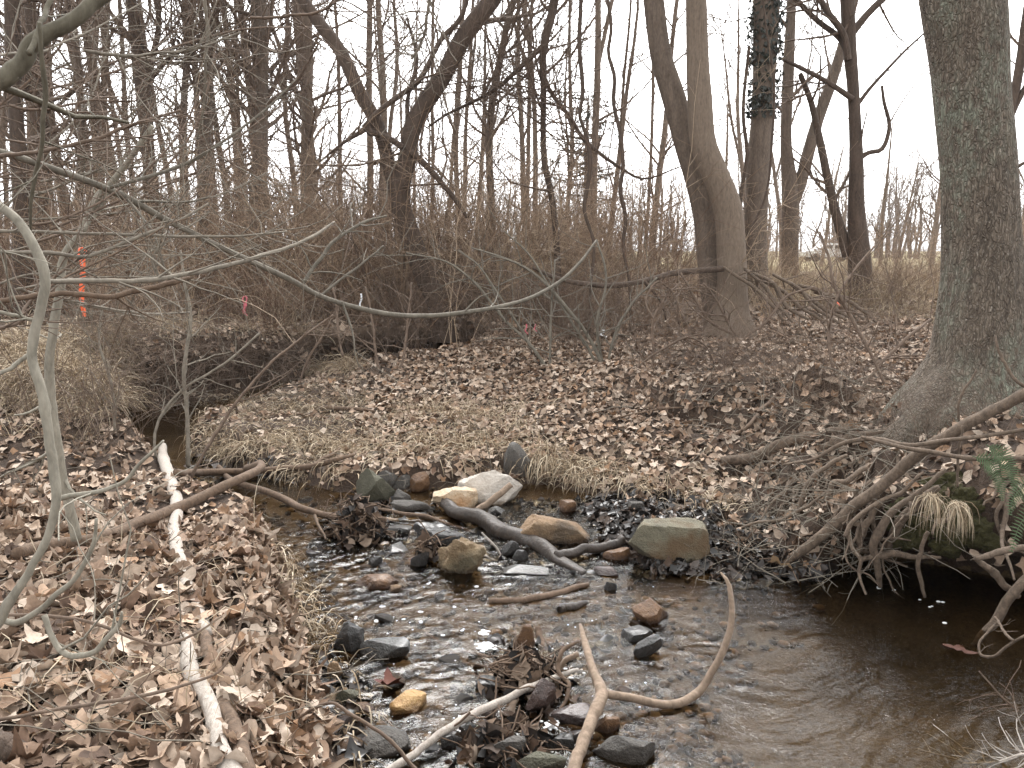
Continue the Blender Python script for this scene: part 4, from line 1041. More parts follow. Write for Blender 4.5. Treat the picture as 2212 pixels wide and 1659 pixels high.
stick('bare driftwood stick bending up to the right across the white boulders', [(815, 1124, 13), (900, 1126, 14), (960, 1124, 14), (1010, 1115, 15), (1045, 1096, 15), (1075, 1072, 15), (1103, 1045, 13)], 'wood_tan', 'branch', 'branch', Y=(4.32, 4.42), sides=14, n=60)
stick('thin stick lying behind the bare driftwood stick', [(800, 1098, 6), (860, 1108, 8), (920, 1116, 8), (980, 1136, 8), (1040, 1160, 8), (1075, 1180, 5)], 'wood_brown', Y=(4.5, 4.05))
stick('thick black waterlogged log slanting through the riffle, forked at its lower end', [(955, 1090, 24), (1000, 1108, 30), (1060, 1136, 34), (1120, 1163, 36), (1170, 1188, 34), (1215, 1215, 30), (1262, 1240, 16)], 'wood_wet', 'log', 'log', Y=(4.45, 3.55), sides=16, n=70, rough=.13,
      forks=[dict(pts=[(1200, 1202, 22), (1245, 1190, 20), (1300, 1182, 21), (1350, 1166, 22)], Y=(3.7, 3.85))])
stick('thin pale twig arching over the wet log near its middle', [(990, 1165, 4), (1030, 1192, 5), (1080, 1212, 4), (1110, 1218, 3)], 'wood_white', 'twig', 'twig', Y=3.75)
stick('second thin twig poking up beside the oblong stone', [(1040, 1150, 4), (1070, 1180, 5), (1090, 1205, 5), (1100, 1212, 6)], 'wood_white', 'twig', 'twig', Y=3.78)
stick('short curved stub stuck upright left of the craggy rock', [(905, 1168, 8), (915, 1190, 9), (925, 1212, 9), (930, 1226, 7)], 'wood_brown', Y=3.7)
# foreground forked branch and pale stick
stick('smooth forked tan branch rising from the bottom centre in a wide antler shape', [(1225, 1740, 30), (1243, 1660, 29), (1262, 1600, 27), (1282, 1545, 26), (1300, 1498, 27), (1288, 1462, 19), (1274, 1420, 17), (1262, 1385, 14), (1252, 1350, 6)], 'wood_tan', 'forked_branch', 'branch', Y=(2.0, 2.75), sides=16, n=80, rough=.05,
      forks=[dict(pts=[(1299, 1500, 20), (1340, 1508, 19), (1420, 1518, 19), (1485, 1515, 19), (1508, 1500, 17), (1535, 1450, 16), (1572, 1385, 15), (1582, 1345, 14), (1580, 1290, 12), (1572, 1255, 9), (1556, 1236, 4)], Y=(2.38, 2.6)),
             dict(pts=[(1210, 1500, 4), (1212, 1440, 10), (1230, 1420, 12), (1252, 1412, 12)], Y=2.6)], )
stick('long pale bare stick slanting up from the bottom edge to the debris', [(820, 1680, 16), (900, 1622, 16), (960, 1580, 17), (1010, 1552, 17), (1070, 1518, 16), (1130, 1492, 15), (1190, 1466, 13), (1250, 1446, 9)], 'wood_white', 'branch', 'branch', Y=(2.08, 2.62), sides=14, n=70, rough=.07)
stick('thin brown forked stick in the water above the mid-stream debris', [(912, 1362, 6), (955, 1390, 8), (1000, 1425, 9), (1045, 1460, 8)], 'wood_brown', Y=(3.0, 2.66), forks=[[(960, 1395, 4), (1020, 1410, 5), (1060, 1420, 4)]])
stick('wet grey stub leaning on the rust-brown upright stone', [(1160, 1355, 14), (1172, 1390, 16), (1186, 1425, 17), (1180, 1445, 10)], 'wood_brown', Y=(2.95, 2.75))
stick('dark curved root-like stick hooked over the end of the pale bare stick', [(1250, 1385, 6), (1215, 1410, 10), (1205, 1450, 10), (1230, 1480, 9), (1222, 1510, 8), (1205, 1540, 6)], 'wood_brown', Y=(2.6, 2.4))
stick('half-sunk pale bark strip in midstream', [(1055, 1302, 12), (1110, 1298, 14), (1170, 1290, 16), (1230, 1275, 14), (1270, 1262, 8)], 'wood_brown', lift=.012)
stick('short dark stub standing on the half-sunk bark strip', [(1205, 1318, 16), (1235, 1310, 18), (1270, 1300, 9)], 'wood_wet', lift=.02)
# right bank
stick('grey curved log lying on the leafy slope, its blunt end pointing left', [(1555, 998, 17), (1590, 994, 22), (1640, 984, 24), (1690, 962, 25), (1750, 946, 23), (1810, 934, 20), (1880, 925, 16)], 'root', 'log', 'log', .03, sides=14, n=60)
stick('second grey log behind the blunt one, running under the large trunk', [(1770, 968, 12), (1820, 952, 22), (1880, 938, 22), (1940, 925, 20)], 'root', 'log', 'log', .03, sides=14)
stick('long straight dead branch slanting down the right bank to the black leaves', [(2290, 815, 24), (2200, 855, 24), (2110, 905, 24), (2020, 960, 24), (1940, 1015, 24), (1860, 1080, 24), (1790, 1145, 24), (1700, 1215, 18)], 'root', 'branch', 'branch', Y=(2.95, 3.55), sides=14, n=70, rough=.06)
for lab, pts, Y in (
    ('upper of two thin branches crossing the long straight dead one, bowing over it', [(1690, 1005, 5), (1760, 990, 7), (1830, 955, 9), (1900, 950, 10), (1950, 962, 10), (2050, 952, 9), (2230, 925, 8)], (3.6, 3.0)),
    ('lower of two thin branches crossing the long straight dead one', [(1860, 945, 6), (1930, 962, 9), (2020, 978, 9), (2110, 990, 10), (2230, 990, 10)], (3.2, 2.9)),
    ('pale forked twig dipping to the black leaf mat', [(1800, 1055, 5), (1740, 1095, 7), (1690, 1122, 7), (1640, 1128, 6), (1600, 1140, 5)], (3.7, 3.75)),
    ('crooked thin branch across the root tangle', [(1995, 1020, 5), (1950, 1060, 8), (1900, 1085, 9), (1850, 1120, 9), (1822, 1160, 8)], (3.3, 3.3)),
    ('straight pole-like root leaning against the moss face', [(2030, 1055, 12), (1990, 1080, 18), (1960, 1110, 19), (1935, 1150, 20), (1915, 1200, 14)], (3.3, 3.42)),
    ('thin dead twig rising beside the large trunk foot', [(2080, 930, 4), (2070, 890, 6), (2080, 850, 6), (2110, 800, 4)], (3.3, 3.3)),
    ('grey-white crooked twig at the right edge below the large trunk', [(2150, 725, 4), (2158, 760, 6), (2180, 800, 7), (2200, 825, 8), (2240, 850, 8)], (3.0, 2.9)),
    ('dangling root with a knee, dipping into the pool', [(2040, 1015, 9), (1990, 1060, 11), (1925, 1110, 16), (1890, 1160, 18), (1886, 1190, 17), (1894, 1220, 15), (1900, 1268, 9)], (3.3, 3.36)),
    ('slim root hanging straight into the pool under the moss face', [(2005, 1150, 8), (1990, 1185, 9), (1984, 1215, 9), (1990, 1250, 9), (1996, 1290, 6)], (3.2, 3.24)),
    ('horizontal root stub across the dark undercut', [(1860, 1212, 9), (1900, 1200, 14), (1935, 1196, 15), (1975, 1202, 11), (2030, 1205, 7)], (3.35, 3.3)),
    ('low thin root lying along the edge of the pool', [(1830, 1180, 5), (1870, 1192, 7), (1930, 1212, 7), (1960, 1225, 5)], (3.42, 3.4)),
    ('curved pale twig over the wet leaves at the pool edge', [(1860, 1190, 4), (1890, 1172, 5), (1930, 1162, 5), (1968, 1168, 3)], (3.4, 3.3)),
    ('root looping out of the bank above the black leaves', [(1870, 1010, 10), (1830, 1040, 12), (1795, 1045, 12), (1790, 1075, 12), (1800, 1110, 11), (1815, 1120, 9)], (3.65, 3.6)),
    ('dark root slanting left of the loop', [(1830, 985, 8), (1780, 1010, 10), (1745, 1050, 11), (1730, 1090, 10), (1720, 1115, 7)], (3.8, 3.75)),
    ('short thick root end under the long dead branch', [(1900, 1085, 12), (1880, 1120, 14), (1862, 1160, 15), (1850, 1200, 10)], (3.35, 3.4)),
    ('grey root crossing behind the looping one', [(1930, 1030, 10), (1880, 1060, 13), (1840, 1095, 14), (1800, 1120, 10)], (3.5, 3.6)),
    ('fallen limb at the right edge slanting down into the pool', [(2290, 1180, 22), (2230, 1235, 21), (2185, 1290, 20), (2150, 1345, 18), (2100, 1395, 12)], (2.95, 2.98)),
    ('brown limb emerging from the undercut behind the fallen one', [(2105, 1205, 9), (2140, 1230, 15), (2175, 1265, 16), (2200, 1290, 14)], (3.05, 3.02)),
    ('stout pale root end poking out below the fern', [(2290, 1190, 16), (2212, 1185, 15), (2160, 1190, 14), (2108, 1208, 10)], (3.0, 3.0)),
    ('thin vertical stick standing in front of the moss face', [(2068, 1050, 5), (2070, 1000, 6), (2074, 960, 6), (2080, 920, 5)], (3.1, 3.1)),
):
    stick(lab, pts, 'root', 'root' if 'root' in lab else 'branch', 'root' if 'root' in lab else 'branch', Y=Y, sides=10)
stick('grey forked twig at the right edge with its tips in the pool', [(2300, 1360, 6), (2212, 1374, 6), (2175, 1398, 6), (2142, 1418, 6), (2118, 1414, 6), (2114, 1392, 5), (2134, 1365, 5), (2160, 1340, 4)], 'root', 'branch', 'branch', Y=(2.55, 2.75), forks=[[(2190, 1385, 6), (2165, 1358, 6), (2150, 1332, 4)]], twigs=8, tl=(.02, .07))
stick('thin pale twigs reaching in from the bottom right corner', [(2320, 1640, 9), (2212, 1632, 8), (2160, 1645, 7), (2080, 1650, 4)], 'wood_white', 'branch', 'branch', Y=(2.05, 2.2), twigs=26, tl=(.06, .2))
stick('dark thin twig trailing over the pool at the lower right edge', [(2300, 1600, 5), (2212, 1545, 5), (2160, 1500, 4), (2115, 1450, 3)], 'wood_brown', 'twig', 'twig', Y=(2.3, 2.4), twigs=16, tl=(.05, .16))
# fallen wood on the bar and around the trees
for lab, pts in (('fallen stick behind the bar, nearest the V-forked tree', [(1070, 815, 5), (1130, 800, 7), (1190, 792, 6), (1250, 790, 5)]),
                 ('thin bleached branch lying on the far side of the bar', [(1030, 722, 5), (1080, 738, 6), (1140, 748, 5), (1200, 750, 4)]),
                 ('curved fallen limb on the leafy terrace', [(1150, 760, 6), (1230, 764, 8), (1330, 745, 8), (1400, 735, 6)]),
                 ('thin fallen twig lying along the middle of the terrace', [(1320, 905, 4), (1400, 888, 5), (1470, 880, 5), (1540, 878, 4)]),
                 ('low thin horizontal twig in front of the twin-stemmed tree', [(1590, 742, 4), (1680, 738, 5), (1760, 738, 4), (1860, 742, 3)]),
                 ('brown rotten log strip lying across the left of the bar', [(690, 880, 8), (750, 882, 9), (810, 888, 7)]),
                 ('leaning dead branch piece on the dark inner bank', [(1690, 840, 7), (1650, 880, 8), (1600, 930, 8), (1570, 950, 6)])):
    stick(lab, pts, 'wood_brown', 'fallen_branch', 'branch', lift=.03)
stick('long fallen limb hanging at waist height in front of the thicket', [(1150, 580, 5), (1177, 591, 8), (1254, 613, 11), (1325, 618, 12), (1396, 606, 12), (1470, 590, 13), (1560, 580, 14)], 'bark_dark', 'fallen_branch', 'branch', Y=(8.8, 9.4), sides=10, n=60, forks=[[(1390, 606, 6), (1420, 640, 6), (1440, 690, 4)]])
for k in range(9):
    x0 = 1600 + 24 * k + rng.uniform(-10, 10)
    stick(('grey dead limb in the brush heap, the %s one from the twin-stemmed tree' % ['first', 'second', 'third', 'fourth', 'fifth', 'sixth', 'seventh', 'eighth', 'ninth'][k]), [(x0 - 20 + rng.uniform(-30, 10), 575 + rng.uniform(-10, 20) + 6 * k, 6), (x0 + 20, 610 + rng.uniform(-8, 12) + 4 * k, 8), (x0 + 55, 655 + rng.uniform(-10, 12), 8), (x0 + 85 + rng.uniform(-10, 30), 694 + rng.uniform(-6, 8), 5)],
          'root', 'fallen_branch', 'branch', Y=(9.3, 8.9), group='brush heap beside the twin-stemmed tree', twigs=5, tl=(.1, .4))

# ------------------------------------------------------------------ foreground saplings and overhanging branches
def bough(label, pts, Y, mat='sapling', name='bough', twigs=14, tl=(.1, .45), forks=(), cat='branch', sides=10, n=70):
    return stick(label, pts, mat, name, cat, Y=Y, forks=forks, twigs=twigs, tl=tl, sides=sides, n=n, rough=.05)
bough('pale green-grey crooked sapling bending down the left edge close to the camera', [(-80, 405, 20), (0, 445, 20), (40, 475, 20), (72, 520, 21), (92, 580, 22), (86, 640, 21), (70, 710, 19), (66, 760, 19), (88, 830, 20), (108, 920, 20), (120, 1010, 20), (124, 1080, 19), (104, 1150, 17), (70, 1220, 17), (30, 1290, 19), (0, 1345, 22), (-70, 1440, 26)], (1.55, 1.5), name='sapling', cat='sapling',
      forks=[[(124, 1078, 13), (170, 1070, 11), (230, 1058, 10), (270, 1035, 9), (320, 985, 7), (352, 952, 5)], [(0, 1340, 13), (30, 1345, 13), (75, 1325, 13), (130, 1280, 12), (175, 1230, 11), (205, 1170, 9), (208, 1120, 6)], [(66, 762, 10), (30, 790, 9), (-20, 815, 8)], [(75, 692, 8), (30, 680, 8), (-20, 672, 8)], [(92, 1330, 11), (118, 1385, 12), (150, 1418, 13), (200, 1405, 12), (260, 1340, 9), (262, 1322, 5)]], twigs=10, n=100)
bough('straight grey sapling stem just behind the crooked one', [(330, 270, 10), (290, 330, 12), (250, 380, 14), (200, 440, 16), (178, 500, 16), (140, 545, 17), (126, 620, 18), (112, 730, 18), (108, 820, 19), (118, 920, 19), (136, 1010, 18), (152, 1090, 20), (165, 1170, 22)], (2.6, 2.75), name='sapling', cat='sapling', twigs=10,
      forks=[[(178, 500, 8), (200, 470, 9), (240, 410, 8), (262, 360, 6), (275, 320, 4)]])
bough('thick olive-grey limb cutting the top left corner', [(-90, 245, 40), (0, 178, 38), (60, 118, 36), (120, 72, 33), (180, 30, 30), (235, -12, 28), (330, -90, 24)], (1.75, 1.9), 'limb_olive', twigs=8, forks=[[(62, 116, 13), (85, 60, 11), (100, 20, 11), (118, -20, 10)], [(84, 50, 9), (92, 130, 10), (96, 210, 11), (92, 300, 9), (80, 360, 8), (68, 440, 7), (66, 500, 5)]])
bough('long dark bough sweeping from the left edge down to the centre and up again', [(-120, 300, 15), (0, 326, 15), (100, 358, 15), (190, 390, 14), (270, 425, 14), (350, 470, 14), (450, 520, 13), (560, 575, 12), (640, 615, 12), (700, 645, 11), (790, 668, 11), (880, 680, 11), (960, 682, 10), (1060, 668, 9), (1130, 650, 8), (1200, 615, 7), (1255, 565, 6), (1290, 518, 4)], (2.0, 3.4), 'bough', twigs=26,
      forks=[dict(pts=[(235, 405, 8), (330, 380, 8), (420, 345, 7), (500, 290, 6), (560, 250, 5), (640, 170, 3)], Y=(2.2, 2.5)), dict(pts=[(656, 612, 8), (690, 560, 8), (730, 515, 7), (790, 480, 6), (835, 466, 4)], Y=(2.75, 2.9)), dict(pts=[(690, 640, 5), (755, 590, 5), (830, 530, 4)], Y=(2.8, 2.9))])
bough('straight dead bough crossing from the crooked sapling to the thicket, pale at its tip', [(95, 607, 11), (180, 607, 11), (290, 607, 11), (380, 596, 10), (460, 580, 10), (540, 560, 9), (610, 540, 8), (680, 508, 7), (722, 480, 4)], (1.6, 2.4), 'twig_grey', twigs=10, forks=[dict(pts=[(370, 618, 8), (340, 595, 6), (330, 560, 5), (355, 520, 4), (358, 508, 3)], Y=2.0)])
bough('peeling brown bough just below the straight dead one', [(-60, 660, 12), (60, 642, 12), (160, 636, 12), (235, 642, 12), (300, 630, 12), (370, 612, 11), (410, 600, 9)], (1.75, 2.0), 'wood_brown', twigs=4)
for k, (lab, pts, Y) in enumerate((
    ('upper thin bough across the left woodland', [(-80, 345, 9), (0, 338, 9), (100, 325, 8), (200, 300, 8), (320, 260, 7), (390, 238, 4)], (1.9, 2.2)),
    ('second thin bough across the left woodland', [(-60, 500, 8), (60, 500, 7), (180, 505, 7), (300, 508, 6), (400, 512, 6), (520, 510, 5), (620, 500, 4)], (1.9, 2.3)),
    ('low dark bough crossing below the orange tape top', [(-60, 540, 8), (40, 545, 8), (120, 548, 9), (180, 556, 8), (280, 520, 7), (380, 480, 5), (450, 440, 4)], (1.8, 2.2)),
    ('thin grey bough at the left edge above the cut bank', [(-60, 720, 8), (30, 700, 8), (60, 660, 7), (130, 590, 6), (200, 540, 5)], (1.8, 2.1)),
    ('thin bough hanging down at the top left from the thick limb', [(440, -30, 8), (447, 60, 7), (445, 150, 6), (440, 240, 5), (425, 300, 4)], (2.2, 2.3)),
    ('bough arcing under the sky gap at the top left', [(180, 110, 7), (260, 120, 7), (350, 115, 6), (440, 100, 5), (520, 70, 4)], (2.0, 2.2)),
    ('thin bough curving along the top edge', [(540, 38, 6), (620, 35, 6), (700, 20, 6), (750, -20, 5)], (2.4, 2.4)),
    ('slender bough hooking down at the top centre', [(930, -30, 8), (925, 20, 7), (915, 80, 6), (890, 130, 5)], (3.0, 3.1)),
    ('brown bough rising from the left bank to the sky', [(405, 1010, 9), (408, 950, 9), (400, 860, 8), (402, 760, 8), (412, 690, 7), (400, 610, 6), (390, 540, 4)], (5.2, 5.4)),
    ('thin stem leaning right over the inlet', [(400, 1060, 6), (430, 1000, 7), (470, 930, 7), (520, 860, 6), (560, 810, 6), (640, 740, 5), (720, 680, 4)], (4.6, 4.9)),
    ('slim leaning stem among the shrubs of the left bank', [(340, 1010, 6), (335, 940, 6), (360, 880, 6), (395, 840, 5), (480, 790, 5), (560, 720, 4)], (5.1, 5.4)),
    ('grey stem at the left bank foot with few twigs', [(262, 1010, 7), (250, 940, 6), (248, 890, 6), (232, 800, 6), (215, 740, 5), (220, 660, 4)], (5.2, 5.4)),
)):
    bough(lab, pts, Y, 'twig_grey' if k % 3 else 'twig', 'bough' if k < 8 else 'stem', twigs=18 if k < 8 else 9, tl=(.08, .4) if k < 8 else (.12, .45), sides=7)
gb = np.random.default_rng(41)
for k in range(22):
    x0, y0 = gb.uniform(-80, 120), gb.uniform(20, 640); n_ = 7; ang = gb.uniform(-.65, .45); L_ = gb.uniform(300, 760)
    px, py, w0 = x0, y0, gb.uniform(4, 7); ln = []
    for q in range(n_):
        ln.append((px, py, w0 * (1 - .55 * q / n_))); ang += gb.normal(-.06, .16); px += L_ / n_ * math.cos(ang); py += L_ / n_ * math.sin(ang)
    Y0 = gb.uniform(2.0, 3.6)
    bough('%s twig at the left, ending %s' % ('grey' if k % 2 else 'brown', 'near ' + min(LAND, key=lambda q: abs(q[0] - ln[-1][0]))[1] + (', high up' if ln[-1][1] < 350 else ', low down')), ln, (Y0, Y0 + gb.uniform(.1, .9)), 'twig_grey' if k % 2 else 'twig', 'twig', twigs=16, tl=(.1, .5), sides=6, n=40).__setitem__('group', 'thin twigs crossing the left woodland')
bough('fine dark bough along the lower left over the leaves', [(-60, 1325, 7), (80, 1330, 7), (200, 1345, 7), (290, 1380, 6), (340, 1395, 6), (420, 1370, 5), (480, 1330, 4)], (1.75, 1.95), 'twig', twigs=4, tl=(.05, .2))
bough('straight dark twig near the bottom over the leaves', [(-60, 1565, 8), (80, 1540, 8), (240, 1515, 8), (380, 1485, 7), (480, 1445, 5), (510, 1380, 4), (535, 1290, 3)], (1.6, 1.75), 'twig', twigs=5, tl=(.05, .2))
bough('dark twig curling over the bank edge at the bottom', [(620, 1570, 5), (680, 1530, 7), (720, 1520, 7), (770, 1550, 8), (830, 1590, 8), (880, 1640, 8), (930, 1700, 8)], (2.0, 1.85), 'twig', twigs=2, tl=(.04, .1))
bough('blurred dark root crossing the bottom left corner', [(-60, 1560, 40), (0, 1610, 60), (60, 1650, 60), (130, 1700, 60)], (1.55, 1.5), 'bark_dark', 'root', twigs=0, cat='root')
# multi-stemmed shrubs on the bar
def clump(label, base, stems_, Y, mat='bough', twigs=40):
    return stick(label, stems_[0], mat, 'bank_shrub', 'shrub', Y=Y, forks=stems_[1:], twigs=twigs, tl=(.2, .8), sides=7, rough=.05)
clump('grey leaning two-stemmed shrub rooted on the bar, its stems bowing far left', None, [[(1186, 806, 7), (1148, 747, 7), (1095, 697, 6), (1071, 666, 6), (1007, 595, 5), (972, 570, 4), (877, 546, 3)], [(1186, 806, 6), (1140, 735, 5), (1080, 640, 5), (1030, 570, 4), (990, 540, 3)], [(1188, 806, 6), (1190, 700, 5), (1194, 620, 4), (1200, 560, 3)]], (7.6, 7.8))
clump('taller brown shrub with parallel stems leaning left, right of the grey one', None, [[(1304, 808, 8), (1290, 761, 8), (1247, 694, 7), (1191, 627, 7), (1148, 588, 6), (1064, 549, 5), (1018, 535, 3)], [(1296, 806, 7), (1270, 750, 6), (1225, 680, 6), (1180, 610, 5), (1150, 560, 4), (1090, 500, 3)], [(1310, 800, 6), (1330, 720, 6), (1370, 650, 5), (1420, 600, 4)], [(1306, 806, 6), (1290, 700, 6), (1310, 600, 5), (1290, 520, 4)]], (7.6, 7.8))
clump('thin arching bramble on the terrace with a drooping loop', None, [[(1388, 930, 6), (1390, 860, 6), (1410, 780, 6), (1412, 690, 5), (1440, 640, 5), (1470, 610, 4)], [(1330, 900, 5), (1350, 830, 5), (1420, 760, 5), (1490, 730, 5), (1520, 745, 4), (1545, 790, 3)], [(1412, 690, 4), (1395, 650, 4), (1420, 610, 4), (1460, 640, 4), (1465, 700, 3)]], (6.6, 6.9), 'twig')
clump('whippy brown sapling between the twin-stemmed tree and the large trunk', None, [[(1910, 830, 6), (1880, 760, 7), (1840, 690, 8), (1800, 610, 7), (1790, 560, 6), (1770, 500, 4)], [(1830, 880, 6), (1900, 790, 7), (1970, 720, 7), (2010, 690, 5)], [(1800, 800, 6), (1790, 720, 7), (1810, 640, 6), (1850, 580, 5), (1890, 530, 4)]], (5.9, 6.4), 'twig', 40)
clump('low twiggy shrub at the foot of the twin-stemmed tree', None, [[(1580, 720, 7), (1530, 690, 7), (1500, 640, 6), (1470, 590, 5)], [(1590, 725, 6), (1560, 670, 6), (1520, 610, 4)], [(1600, 735, 6), (1660, 690, 6), (1700, 640, 5), (1760, 620, 4)]], (8.3, 8.4), 'twig', 40)
clump('thin brown stems crossing the dark inlet channel', None, [[(830, 850, 6), (815, 780, 6), (806, 700, 5), (790, 620, 4)], [(840, 848, 5), (870, 780, 5), (880, 700, 5), (890, 610, 4)], [(640, 850, 5), (660, 790, 5), (700, 720, 5), (740, 650, 4)], [(740, 770, 5), (730, 700, 5), (720, 620, 4)]], (7.9, 8.3), 'twig', 36)

# dense small shrubs on the banks (copies)
gs = np.random.default_rng(15)
low = [shrub_mesh(gs, int(gs.integers(7, 13)), (.5, 1.25), .1, 60, r=.003, mat='twig') for k in range(6)]
def low_shrubs(label, group, spots, seed, sc_=(.7, 1.1)):
    g = np.random.default_rng(seed)
    for px, py in spots:
        p = ground_at(px, py, 0, False)
        o = put('bank_shrub', low[int(g.integers(0, 6))], label + (' upslope,' if py < np.mean([q[1] for q in spots]) else ' downslope,') + ' below ' + min(LAND, key=lambda q: abs(q[0] - px))[1], 'shrub', group, loc=tuple(p)); s = g.uniform(*sc_)
        o.scale = (s, s, s); o.rotation_euler = (g.normal(0, .12), g.normal(0, .12), g.uniform(0, 6.28))
low_shrubs('small shrub on the cut bank', 'small shrubs on the cut bank', [(rng.uniform(190, 760), rng.uniform(735, 870)) for _ in range(15)], 4)
low_shrubs('small shrub on the near left bank', 'small shrubs on the near left bank', [(rng.uniform(10, 420), rng.uniform(860, 1010)) for _ in range(6)], 5)
low_shrubs('small bramble on the terrace', 'brambles on the terrace', [(rng.uniform(1380, 1960), rng.uniform(720, 900)) for _ in range(24)], 6, (.45, .8))
low_shrubs('small shrub behind the bar', 'shrubs behind the bar', [(rng.uniform(760, 1380), rng.uniform(700, 775)) for _ in range(26)], 7, (.8, 1.2))
low_shrubs('thin bramble over the roots', 'brambles on the right bank', [(rng.uniform(1760, 2200), rng.uniform(880, 1060)) for _ in range(10)], 8, (.3, .5))

# ------------------------------------------------------------------ leaves
def leaf_shape(kind, g, hi=True):
    """a curled dead leaf, 1 unit long: vertices and triangles"""
    n = 26 if hi else 9
    th = np.arange(n) * 2 * math.pi / n
    if kind == 'lobed':
        r = .36 + .13 * np.cos(5 * th + .3) + .05 * np.cos(10 * th) + .10 * np.cos(th)
    elif kind == 'tulip':
        r = .38 + .09 * np.cos(4 * th + .78) + .07 * np.cos(2 * th)
    else:
        r = .5 / np.sqrt((np.cos(th) / 1.0) ** 2 + (np.sin(th) / .58) ** 2)
    r = r * (1 + g.normal(0, .03 if hi else .08, n))
    x, y = r * np.cos(th), r * np.sin(th)
    if hi:
        V = np.concatenate([[[0, 0]], np.stack([x, y], 1) * .55, np.stack([x, y], 1)])
        T = [[0, 1 + k, 1 + (k + 1) % n] for k in range(n)]
        for k in range(n):
            a, b, c, d = 1 + k, 1 + (k + 1) % n, 1 + n + k, 1 + n + (k + 1) % n
            T += [[a, c, d], [a, d, b]]
    else:
        V = np.concatenate([[[0, 0]], np.stack([x, y], 1)]); T = [[0, 1 + k, 1 + (k + 1) % n] for k in range(n)]
    cw = 1.6 if g.random() < .3 else 1.0
    z = cw * g.normal(0, .5) * V[:, 0] ** 2 + cw * g.normal(.35, .6) * V[:, 1] ** 2 + abs(g.normal(0, .28)) * np.abs(V[:, 1]) + g.normal(0, .35) * V[:, 0] * V[:, 1]
    z = z + (.07 if hi else .05) * vn(V[:, 0] * 5 + g.uniform(0, 99), V[:, 1] * 5, seed=3)
    V = np.stack([V[:, 0], V[:, 1], z], 1)
    if hi:                                             # leaf stalk
        k0 = len(V); q = g.normal(0, .15)
        V = np.concatenate([V, [[-.30, -.012, .0], [-.30, .012, .0], [-.75, q, .1 + g.normal(0, .08)]]]); T.append([k0, k0 + 1, k0 + 2])
    return V, np.array(T)

TINTS = np.array([[.41, .325, .26], [.32, .245, .19], [.52, .435, .365], [.23, .16, .115], [.15, .095, .066], [.30, .19, .12], [.10, .064, .046], [.43, .315, .235], [.27, .19, .14]])
TINTS = TINTS * np.array([1.02, 1.0, .965])
TW = np.array([.2, .18, .13, .12, .08, .06, .05, .1, .08])
def scatter(x, y, size, shapes, g, lift=(0, .02), tint=TINTS, tw=TW, tilt=.38, follow=True):
    """leaves on the ground: returns (V, T, colour) joined"""
    z = Hz(x, y); e = .04
    nrm = np.stack([Hz(x - e, y) - Hz(x + e, y), Hz(x, y - e) - Hz(x, y + e), np.full(len(x), 2 * e)], 1)
    nrm = unit(unit(nrm) * np.array([.8, .8, 1]) + g.normal(size=(len(x), 3)) * tilt)
    nrm[:, 2] = np.abs(nrm[:, 2])
    a = unit(np.cross(nrm, g.normal(size=(len(x), 3)))); b = np.cross(nrm, a)
    uc = undercut(x, y, z)
    c = np.stack([x, y + uc, z + g.uniform(*lift, len(x))], 1)
    col = tint[g.choice(len(tint), len(x), p=tw / tw.sum())] * g.uniform(.75, 1.25, (len(x), 1))
    kind = g.integers(0, len(shapes), len(x))
    so = Soup()
    for q, (V, T) in enumerate(shapes):
        m = np.nonzero(kind == q)[0]
        if not len(m): continue
        P = c[m][:, None] + size[m][:, None, None] * (V[None, :, 0, None] * a[m][:, None] + V[None, :, 1, None] * b[m][:, None] + V[None, :, 2, None] * nrm[m][:, None])
        so.add(P.reshape(-1, 3), None, (T[None] + (np.arange(len(m)) * len(V))[:, None, None]).reshape(-1, 3), np.repeat(np.concatenate([col[m], np.ones((len(m), 1))], 1), len(V), 0))
    return so, c, nrm, a, b

gl = np.random.default_rng(77)
HI = [leaf_shape(['lobed', 'tulip', 'oval'][k % 3], gl) for k in range(24)]
LOW = [leaf_shape(['lobed', 'oval', 'tulip'][k % 3], gl, False) for k in range(18)]

def sample(n, xr, yr, test):
    x = gl.uniform(*xr, n); y = gl.uniform(*yr, n); z = Hz(x, y)
    k = test(x, y, z); return x[k], y[k]
def in_view(x, y, z=0.3, m=.04):
    e = .06; sl = np.hypot(Hz(x + e, y) - Hz(x - e, y), Hz(x, y + e) - Hz(x, y - e)) / (2 * e)
    return (np.abs(x) < y * .66 + .15) & (gl.random(len(x)) < np.clip(np.sqrt(1 + sl * sl) * .5, 0, 1))

# near left bank
x, y = sample(15000, (-2.6, .1), (1.15, 3.6), lambda x, y, z: (z > .05) & in_view(x, y))
sz = gl.uniform(.045, .10, len(x))
d = np.hypot(x, y); order = np.argsort(d + gl.uniform(0, .25, len(d)))
x, y, sz = x[order], y[order], sz[order]
